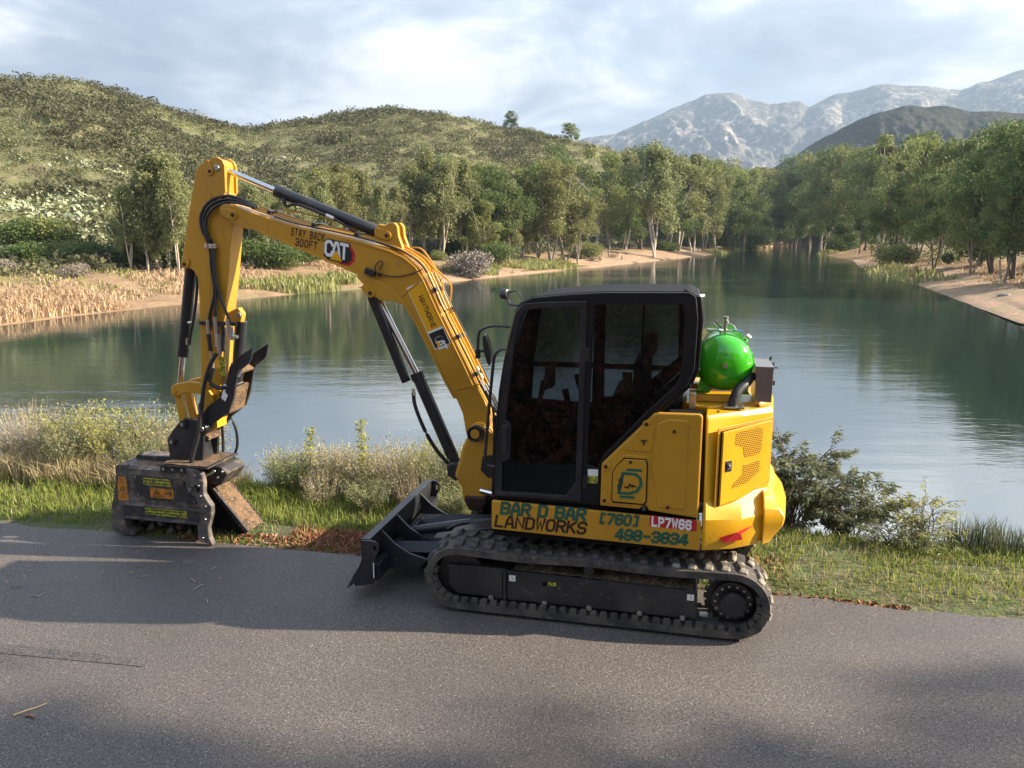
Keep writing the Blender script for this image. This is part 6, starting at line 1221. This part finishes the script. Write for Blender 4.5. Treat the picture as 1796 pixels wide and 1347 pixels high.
# ------------------------------------------------------------------ the mulching head, its own thing hanging on the coupler
MH = empty('mulching_head', EX.location, EX.rotation_euler[2], 'grimy grey mulching head with drum and toothed ramp, resting on the asphalt under the stick', 'mulching head')
def platex(name, pts, x0, x1, mt, parent, bevel=.005):
    bm = bmesh.new(); rs = [[bm.verts.new((x, y, z)) for y, z in pts] for x in (x0, x1)]
    bm.faces.new(rs[0]); bm.faces.new(rs[1]); n = len(pts)
    for i in range(n): bm.faces.new((rs[0][i], rs[0][(i + 1) % n], rs[1][(i + 1) % n], rs[1][i]))
    return bmobj(name, bm, mt, parent, bevel)
HF = plate('hood_face', [(4.625, .705), (3.935, .700), (3.935, .56), (3.805, .40), (3.805, .350), (4.665, .338), (4.615, .40)], .175, .205, M['mulch'], MH, .006)
plate('lower_deflector', [(4.685, .332), (3.805, .344), (3.842, .218), (4.700, .206)], .200, .225, M['mulchd'], MH, .004)
platex('deflector_lip', [(.225, .222), (.255, .205), (.250, .195), (.205, .205)], 3.84, 4.69, M['mulchd'], MH, .003)
platex('hood_ridge', [(.205, .350), (.235, .338), (.235, .325), (.205, .325)], 3.81, 4.67, M['mulch'], MH, .003)
platex('hood_top', [(.18, .700), (.17, .715), (-.25, .745), (-.33, .60), (-.36, .20), (-.33, .20), (-.30, .58), (-.24, .70), (.17, .68)], 3.90, 4.70, M['mulch'], MH, .006)
plate('hood_back_rail', [(4.67, .72), (4.67, .765), (4.64, .785), (4.60, .770), (3.92, .790), (3.92, .74)], -.02, .01, M['mulchd'], MH, .004)
q = np.linspace(4.60, 4.22, 30); rows = [(y, .722 + .022 * fbm(q * 12 + 3, q * 0 + y * 9, 3) * math.sin((y + .02) / .18 * 3.14) if 0 < y + .02 < .18 else .71 + 0 * q) for y in (-.02, .03, .07, .11, .16)]
link('chip_crust', npmesh('chip_crust', np.array([np.stack([q, 0 * q + y, z + 0 * q], -1) for y, z in rows]).reshape(-1, 3), gridfaces(5, 30), M['chips'], True), MH)
SPL = plate('side_plate', [(4.740, .715), (4.70, .735), (4.622, .735), (4.612, .36), (4.70, .215), (4.690, .10), (4.640, .012), (4.70, .004), (4.835, .040), (4.845, .16), (4.835, .30), (4.80, .40), (4.760, .56)], .16, .215, M['mulch'], MH, .008)
platex('side_wall', [(.18, .72), (-.25, .74), (-.33, .60), (-.35, .10), (.05, .03), (.18, .10)], 4.70, 4.725, M['mulch'], MH, .005)
plate('skid_shoe', [(4.86, .050), (4.66, .004), (4.62, .012), (4.60, .03), (4.70, .10), (4.86, .12)], -.30, .21, M['mulch'], MH, .006)
ENDP = [(3.925, .770), (3.80, .755), (3.762, .705), (3.750, .629), (3.760, .520), (3.722, .455), (3.684, .405), (3.690, .321), (3.740, .179), (3.736, .087), (3.700, .010), (3.842, .034), (3.868, .063), (3.834, .223), (3.803, .369), (3.862, .479), (3.934, .530)]
EPT = plate('end_bracket', ENDP, .200, .262, M['mulch'], MH, .012)
for x, z in ((3.83, .70), (3.80, .60), (3.865, .60), (3.79, .50), (3.745, .40), (3.76, .27), (3.80, .08), (3.775, .655), (3.89, .555)): disc('bracket_bolt', x, z, .262, .274, .013, M['steel'], MH, 8, .003)
plate('bracket_slot', [(3.84, .60), (3.79, .60), (3.80, .545), (3.82, .53)], .261, .265, M['void'], MH, 0)
# dark service panel with warning labels
PNL = plate('service_panel', [(4.545, .625), (4.515, .640), (4.03, .630), (3.995, .600), (3.990, .555), (3.870, .415), (3.870, .400), (4.40, .395), (4.46, .42), (4.545, .48)], .205, .214, M['mulchd'], MH, .004)
for x, z in ((4.53, .62), (4.02, .605), (4.51, .44), (3.90, .415)): disc('panel_bolt', x, z, .214, .222, .009, M['steel'], MH, 8, .002)
def lab(name, x0, x1, z0, z1, y, m_, lines, par, mk='print'):
    o = sticker(name, [(x0, y, z1), (x1, y, z1), (x1, y, z0), (x0, y, z0)], M[m_], par); 
    for i in range(lines):
        z = z1 - (z1 - z0) * (i + .6) / (lines + .2); a_ = x0 - .008
        while a_ > x1 + .03:
            w_ = .012 + .02 * RNG.random(); sticker('print_mark', [(a_, y + .0016, z + .006), (a_ - w_, y + .0016, z + .006), (a_ - w_, y + .0016, z - .006), (a_, y + .0016, z - .006)], M[mk], o, th=.0006); a_ -= w_ + .008
    return o
lab('lime_label', 4.445, 4.145, .548, .620, .214, 'lime', 2, PNL); OL = lab('orange_label', 4.375, 4.120, .425, .522, .214, 'orange', 0, PNL)
bm = bmesh.new(); stroke_bm(bm, [(4.345, .440), (4.255, .440), (4.305, .510), (4.345, .440)], .008, lambda p, l2: Vector((p.x, .2165 + l2, p.y)), .0008); bmobj('warning_triangle', bm, M['print'], OL)
tubes('warning_figure', [([(4.315, .217, .455), (4.30, .217, .48), (4.285, .217, .455)], .004), ([(4.21, .217, .475), (4.165, .217, .475)], .004), ([(4.15, .217, .50), (4.15, .217, .45)], .006), ([(4.225, .217, .475), (4.21, .217, .485)], .003)], M['print'], OL, 6)
lab('lime_label', 4.445, 3.985, .250, .318, .225, 'lime', 2, MH)
sticker('orange_label', [(4.725, .2155, .61), (4.635, .2155, .61), (4.630, .2155, .37), (4.745, .2155, .37)], M['orange'], SPL)
for z in (.57, .50, .42): bm = bmesh.new(); stroke_bm(bm, [(4.71, z - .02), (4.66, z - .02), (4.685, z + .022), (4.71, z - .02)], .006, lambda p, l2: Vector((p.x, .2172 + l2, p.y)), .0008); bmobj('warning_triangle', bm, M['print'], SPL)
# top mount
platex('mount_plate', [(.26, .760), (.26, .780), (-.26, .780), (-.26, .760)], 3.70, 4.22, M['mulchd'], MH, .004)
q = np.linspace(4.20, 3.72, 36); rows = [(y, .781 + .020 * fbm(q * 14 + 1, q * 0 + y * 7, 3)) for y in (.25, .20, .15, .0, -.2)]
link('chip_crust', npmesh('chip_crust', np.array([np.stack([q, 0 * q + y, z + 0 * q], -1) for y, z in rows]).reshape(-1, 3), gridfaces(5, 36), M['chips'], True), MH)
plate('mount_block', [(4.235, .758), (3.93, .756), (3.93, .695), (4.235, .700)], -.10, .225, M['mulchd'], MH, .004)
for x in (4.19, 4.09, 3.99): disc('mount_bolt', x, .728, .225, .240, .016, M['steel'], MH, 8, .004)
plate('motor_housing', [(3.80, .76), (3.66, .74), (3.60, .68), (3.68, .56), (3.80, .56)], -.22, .10, M['mulchd'], MH, .01)
for x, z in ((3.73, .70), (3.65, .70), (3.70, .64)): disc('housing_bolt', x, z, .10, .115, .014, M['steel'], MH, 8, .003)
tubes('hose_elbow', [([(3.87, .12, .58), (3.82, .12, .66), (3.74, .10, .70)], .022), ([(3.84, -.25, .62), (3.74, -.22, .66)], .02)], M['zinc'], MH)
# drum with ring holders and cutter blocks
tubes('drum', [([(4.66, -.03, .150), (3.86, -.03, .150)], .100)], M['mulchd'], MH, 26)
def ring_mesh(r, w):
    bm = bmesh.new(); bmesh.ops.create_cone(bm, cap_ends=True, segments=26, radius1=r, radius2=r, depth=w); bmesh.ops.rotate(bm, verts=bm.verts, matrix=Matrix.Rotation(R(90), 3, 'Y')); me = bpy.data.meshes.new('drum_ring'); bm.to_mesh(me); bm.free(); me.materials.append(M['mulchd']); return me
RM = ring_mesh(.142, .012); CB_ = bmesh.new(); bmesh.ops.create_cube(CB_, size=1)
for v in CB_.verts: v.co = Vector((v.co.x * .055, v.co.y * .05, v.co.z * (.065 if v.co.y > 0 else .09)))
cme = bpy.data.meshes.new('cutter_block'); CB_.to_mesh(cme); CB_.free(); cme.materials.append(M['mulch'])
for i in range(11):
    x = 4.60 - i * .068; link('drum_ring', RM, MH, (x, -.03, .150))
    if i < 10:
        for k in range(3):
            a_ = i * 1.35 + k * 2.094; link('cutter_block', cme, MH, (x - .034, -.03 + .135 * math.cos(a_), .150 + .135 * math.sin(a_)), (a_ - 1.57, 0, 0))
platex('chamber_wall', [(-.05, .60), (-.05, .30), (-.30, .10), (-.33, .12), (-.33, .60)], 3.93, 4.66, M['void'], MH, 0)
# dark far end and the toothed ramp reaching down towards the machine
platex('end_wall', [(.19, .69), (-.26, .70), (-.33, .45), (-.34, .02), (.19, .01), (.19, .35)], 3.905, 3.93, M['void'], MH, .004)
def saw(p0, p1, n, d):
    p0 = Vector(p0); p1 = Vector(p1); a_ = (p1 - p0) / n; nn = Vector((a_.z, 0, -a_.x)).normalized() * d; out = []
    for i in range(n): q0 = p0 + a_ * i; out += [(q0.x, q0.z), ((q0 + a_ * .5 + nn).x, (q0 + a_ * .5 + nn).z)]
    return out + [(p1.x, p1.z)]
RP = box('toothed_ramp', 0, 1, -.30, -.02, 0, .02, M['chips'], MH, 0)
bpy.data.objects.remove(RP)
ra, rb = Vector((3.900, 0, .575)), Vector((3.475, 0, .075)); rd = (rb - ra).normalized(); rn = Vector((-rd.z, 0, rd.x)); rn = rn if rn.z > 0 else -rn
RP = plate('toothed_ramp', [(ra.x, ra.z), (rb.x, rb.z), (rb.x - rn.x * .02, rb.z - rn.z * .02), (ra.x - rn.x * .02, ra.z - rn.z * .02)], -.26, -.01, M['chips'], MH, .003)
for y in (-.006, -.282):
    s_ = [(ra.x, ra.z), (rb.x, rb.z)] if y > -.1 else [(ra.x, ra.z), (rb.x, rb.z)]
    lo = Vector((rb.x, 0, rb.z)) - rn * .05; hi = Vector((ra.x, 0, ra.z)) - rn * .05
    if y > -.1: pts = [(ra.x, ra.z)] + [(rb.x, rb.z)] + saw((lo.x, 0, lo.z), (hi.x, 0, hi.z), 13, -.022)
    else:
        u0 = ra + rn * .012; u1 = rb + rn * .012; pts = saw((u0.x, 0, u0.z), (u1.x, 0, u1.z), 13, -.024) + [(lo.x, lo.z), (hi.x, hi.z)]
    plate('ramp_tooth_plate', pts, y, y + .022, M['mulchd'], RP, 0)
platex('ramp_root', [(.03, .66), (.03, .56), (-.30, .50), (-.30, .62)], 3.76, 3.90, M['mulch'], MH, .006)
plate('ramp_neck', [(3.90, .60), (3.82, .56), (3.86, .52), (3.93, .55)], -.28, .02, M['chips'], MH, .004)
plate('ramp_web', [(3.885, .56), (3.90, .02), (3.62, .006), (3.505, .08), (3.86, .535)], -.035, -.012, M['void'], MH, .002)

# ------------------------------------------------------------------ green air tank and metal box on the engine cover
AT = empty('air_tank', EX.location, EX.rotation_euler[2], 'glossy green air tank lying on top of the engine cover behind the cab', 'air tank')
cx0, cz0, r0 = -.900, 1.985, .208
prof = [(.600, .018), (.597, .05), (.588, .09), (.570, .13), (.545, .165), (.515, .190), (.475, .206), (.45, .208), (-.28, .208), (-.31, .200), (-.36, .16), (-.40, .09), (-.41, .02)]
bm = bmesh.new(); rings = []
for y, r_ in prof: rings.append([bm.verts.new((cx0 + r_ * math.cos(2 * math.pi * i / 48), y, cz0 + r_ * math.sin(2 * math.pi * i / 48))) for i in range(48)])
for a_, b_ in zip(rings, rings[1:]):
    for i in range(48): bm.faces.new((a_[i], a_[(i + 1) % 48], b_[(i + 1) % 48], b_[i]))
bm.faces.new(rings[0]); bm.faces.new(rings[-1]); bmobj('tank_body', bm, M['green'], AT, 0, True, angle=60)
tubes('weld_seam', [([(cx0 + .2095 * math.cos(R(a_)), .468, cz0 + .2095 * math.sin(R(a_))) for a_ in range(0, 361, 8)], .004)], M['green'], AT, 6)
tubes('end_plug', [([(cx0, .595, cz0), (cx0, .615, cz0)], .032)], M['green'], AT, 24); tubes('plug_nut', [([(cx0, .60, cz0), (cx0, .63, cz0)], .020)], M['zinc'], AT, 6)
for y in (.42, -.22):
    plate('tank_foot', [(-.80, 1.80), (-.725, 1.745), (-.715, 1.790), (-.74, 1.88)], y, y + .05, M['green'], AT, .004); plate('tank_foot', [(-1.00, 1.80), (-1.075, 1.745), (-1.085, 1.790), (-1.06, 1.88)], y, y + .05, M['green'], AT, .004)
    plate('tank_foot', [(-.70, 1.742), (-.80, 1.742), (-.84, 1.80), (-.96, 1.80), (-1.00, 1.742), (-1.10, 1.742), (-1.04, 1.84), (-.76, 1.84)], y + .01, y + .03, M['green'], AT, .003)
tubes('valve_stem', [([(cx0, .36, 2.18), (cx0, .36, 2.31)], .014), ([(cx0, .36, 2.265), (cx0, .36, 2.29)], .024), ([(cx0, .36, 2.298), (cx0, .36, 2.318)], .020), ([(cx0 + .115, .36, 2.215), (cx0 - .10, .36, 2.205)], .011), ([(cx0 + .03, .37, 2.185), (cx0 + .03, .37, 2.25)], .013), ([(cx0 + .03, .37, 2.225), (cx0 + .07, .37, 2.285)], .009), ([(cx0 + .10, .36, 2.21), (cx0 + .13, .36, 2.215)], .014)], M['zinc'], AT, 10)
tubes('valve_handle', [([(cx0 - .05, .37, 2.215), (cx0 - .125, .37, 2.205)], .008), ([(cx0 + .02, .375, 2.215), (cx0 + .05, .40, 2.22)], .008)], mat('blue_handle', (.10, .22, .40), .4), AT, 8)
tubes('thin_wire', [(smoothpath([(cx0 + .06, .36, 2.24), (cx0 + .10, .34, 2.265), (cx0 + .16, .33, 2.23)]), .003), (smoothpath([(cx0 - .02, .36, 2.27), (cx0 - .06, .36, 2.25), (cx0 - .085, .36, 2.21)]), .003)], M['zinc'], AT, 5)
tubes('pressure_gauge', [([(cx0 - .135, .36, 2.135), (cx0 - .165, .36, 2.165)], .008), ([(cx0 - .15, .36, 2.172), (cx0 - .178, .36, 2.150)], .028)], M['zinc'], AT, 18)
MB_ = empty('metal_box', EX.location, EX.rotation_euler[2], 'square bare metal box beside the green tank at the rear of the engine cover', 'box')
box('box_body', -1.245, -1.125, .18, .56, 1.712, 1.972, M['inox'], MB_, .004); box('box_lid', -1.249, -1.121, .176, .564, 1.955, 1.978, M['inox'], MB_, .003)
tubes('box_latch', [([(-1.25, .30, 1.95), (-1.275, .30, 1.955)], .012), ([(-1.27, .30, 1.97), (-1.27, .30, 1.84)], .006), ([(-1.268, .30, 1.93), (-1.30, .30, 1.93)], .006), ([(-1.25, .30, 1.815), (-1.285, .30, 1.815)], .014), ([(-1.278, .30, 1.83), (-1.278, .30, 1.795)], .012), ([(-1.25, .20, 1.97), (-1.262, .20, 2.0)], .010)], M['black'], MB_, 10)
EL = tubes('exhaust_elbow', [(smoothpath([(-.965, .66, 1.690), (-.975, .65, 1.745), (-1.00, .62, 1.80), (-1.06, .55, 1.85), (-1.10, .42, 1.88)]), .036)], M['hose'], EX, 20); plate('elbow_flange', [(-.90, 1.686), (-1.045, 1.686), (-1.045, 1.698), (-.90, 1.698)], .60, .72, M['steel'], EX, .003)
tubes('flange_bolt', [([(-.915, .66, 1.698), (-.915, .66, 1.712)], .010), ([(-1.03, .66, 1.698), (-1.03, .66, 1.712)], .010)], M['steel'], EL, 8)

# ------------------------------------------------------------------ small things on the red beach
M['wood'] = mat('weathered_wood', (.20, .15, .11), .8)
def picnic(x, y, rz, label):
    g = far_h(x, y); r_ = empty('picnic_table', (x, y, g + .1), rz, label, 'picnic table', 'picnic tables above the red beach')
    box('table_top', -.9, .9, -.38, .38, .72, .77, M['wood'], r_, 0); box('bench', -.9, .9, .55, .80, .42, .46, M['wood'], r_, 0); box('bench', -.9, .9, -.80, -.55, .42, .46, M['wood'], r_, 0)
    for sx_ in (-.7, .7): box('table_leg', sx_ - .04, sx_ + .04, -.7, .7, .30, .40, M['wood'], r_, 0); box('table_leg', sx_ - .04, sx_ + .04, -.25, -.15, 0, .72, M['wood'], r_, 0); box('table_leg', sx_ - .04, sx_ + .04, .15, .25, 0, .72, M['wood'], r_, 0)
picnic(13.8, 127, .4, 'small picnic table at the left end of the red beach'); picnic(18.5, 141, 1.1, 'small picnic table higher up, left of the white-trunked tree')
for i, (x, y) in enumerate(((16.5, 142), (18.2, 146), (19.6, 138))): tag(link('wooden_post', join_tubes('wooden_post', [tube_np([(0, 0, 0), (0, 0, 1.3 - .2 * i)], [.13, .12], 6)], M['wood']), None, (x, y, far_h(x, y))), 'short wooden post standing among the trees above the red beach', 'post', 'posts above the red beach')
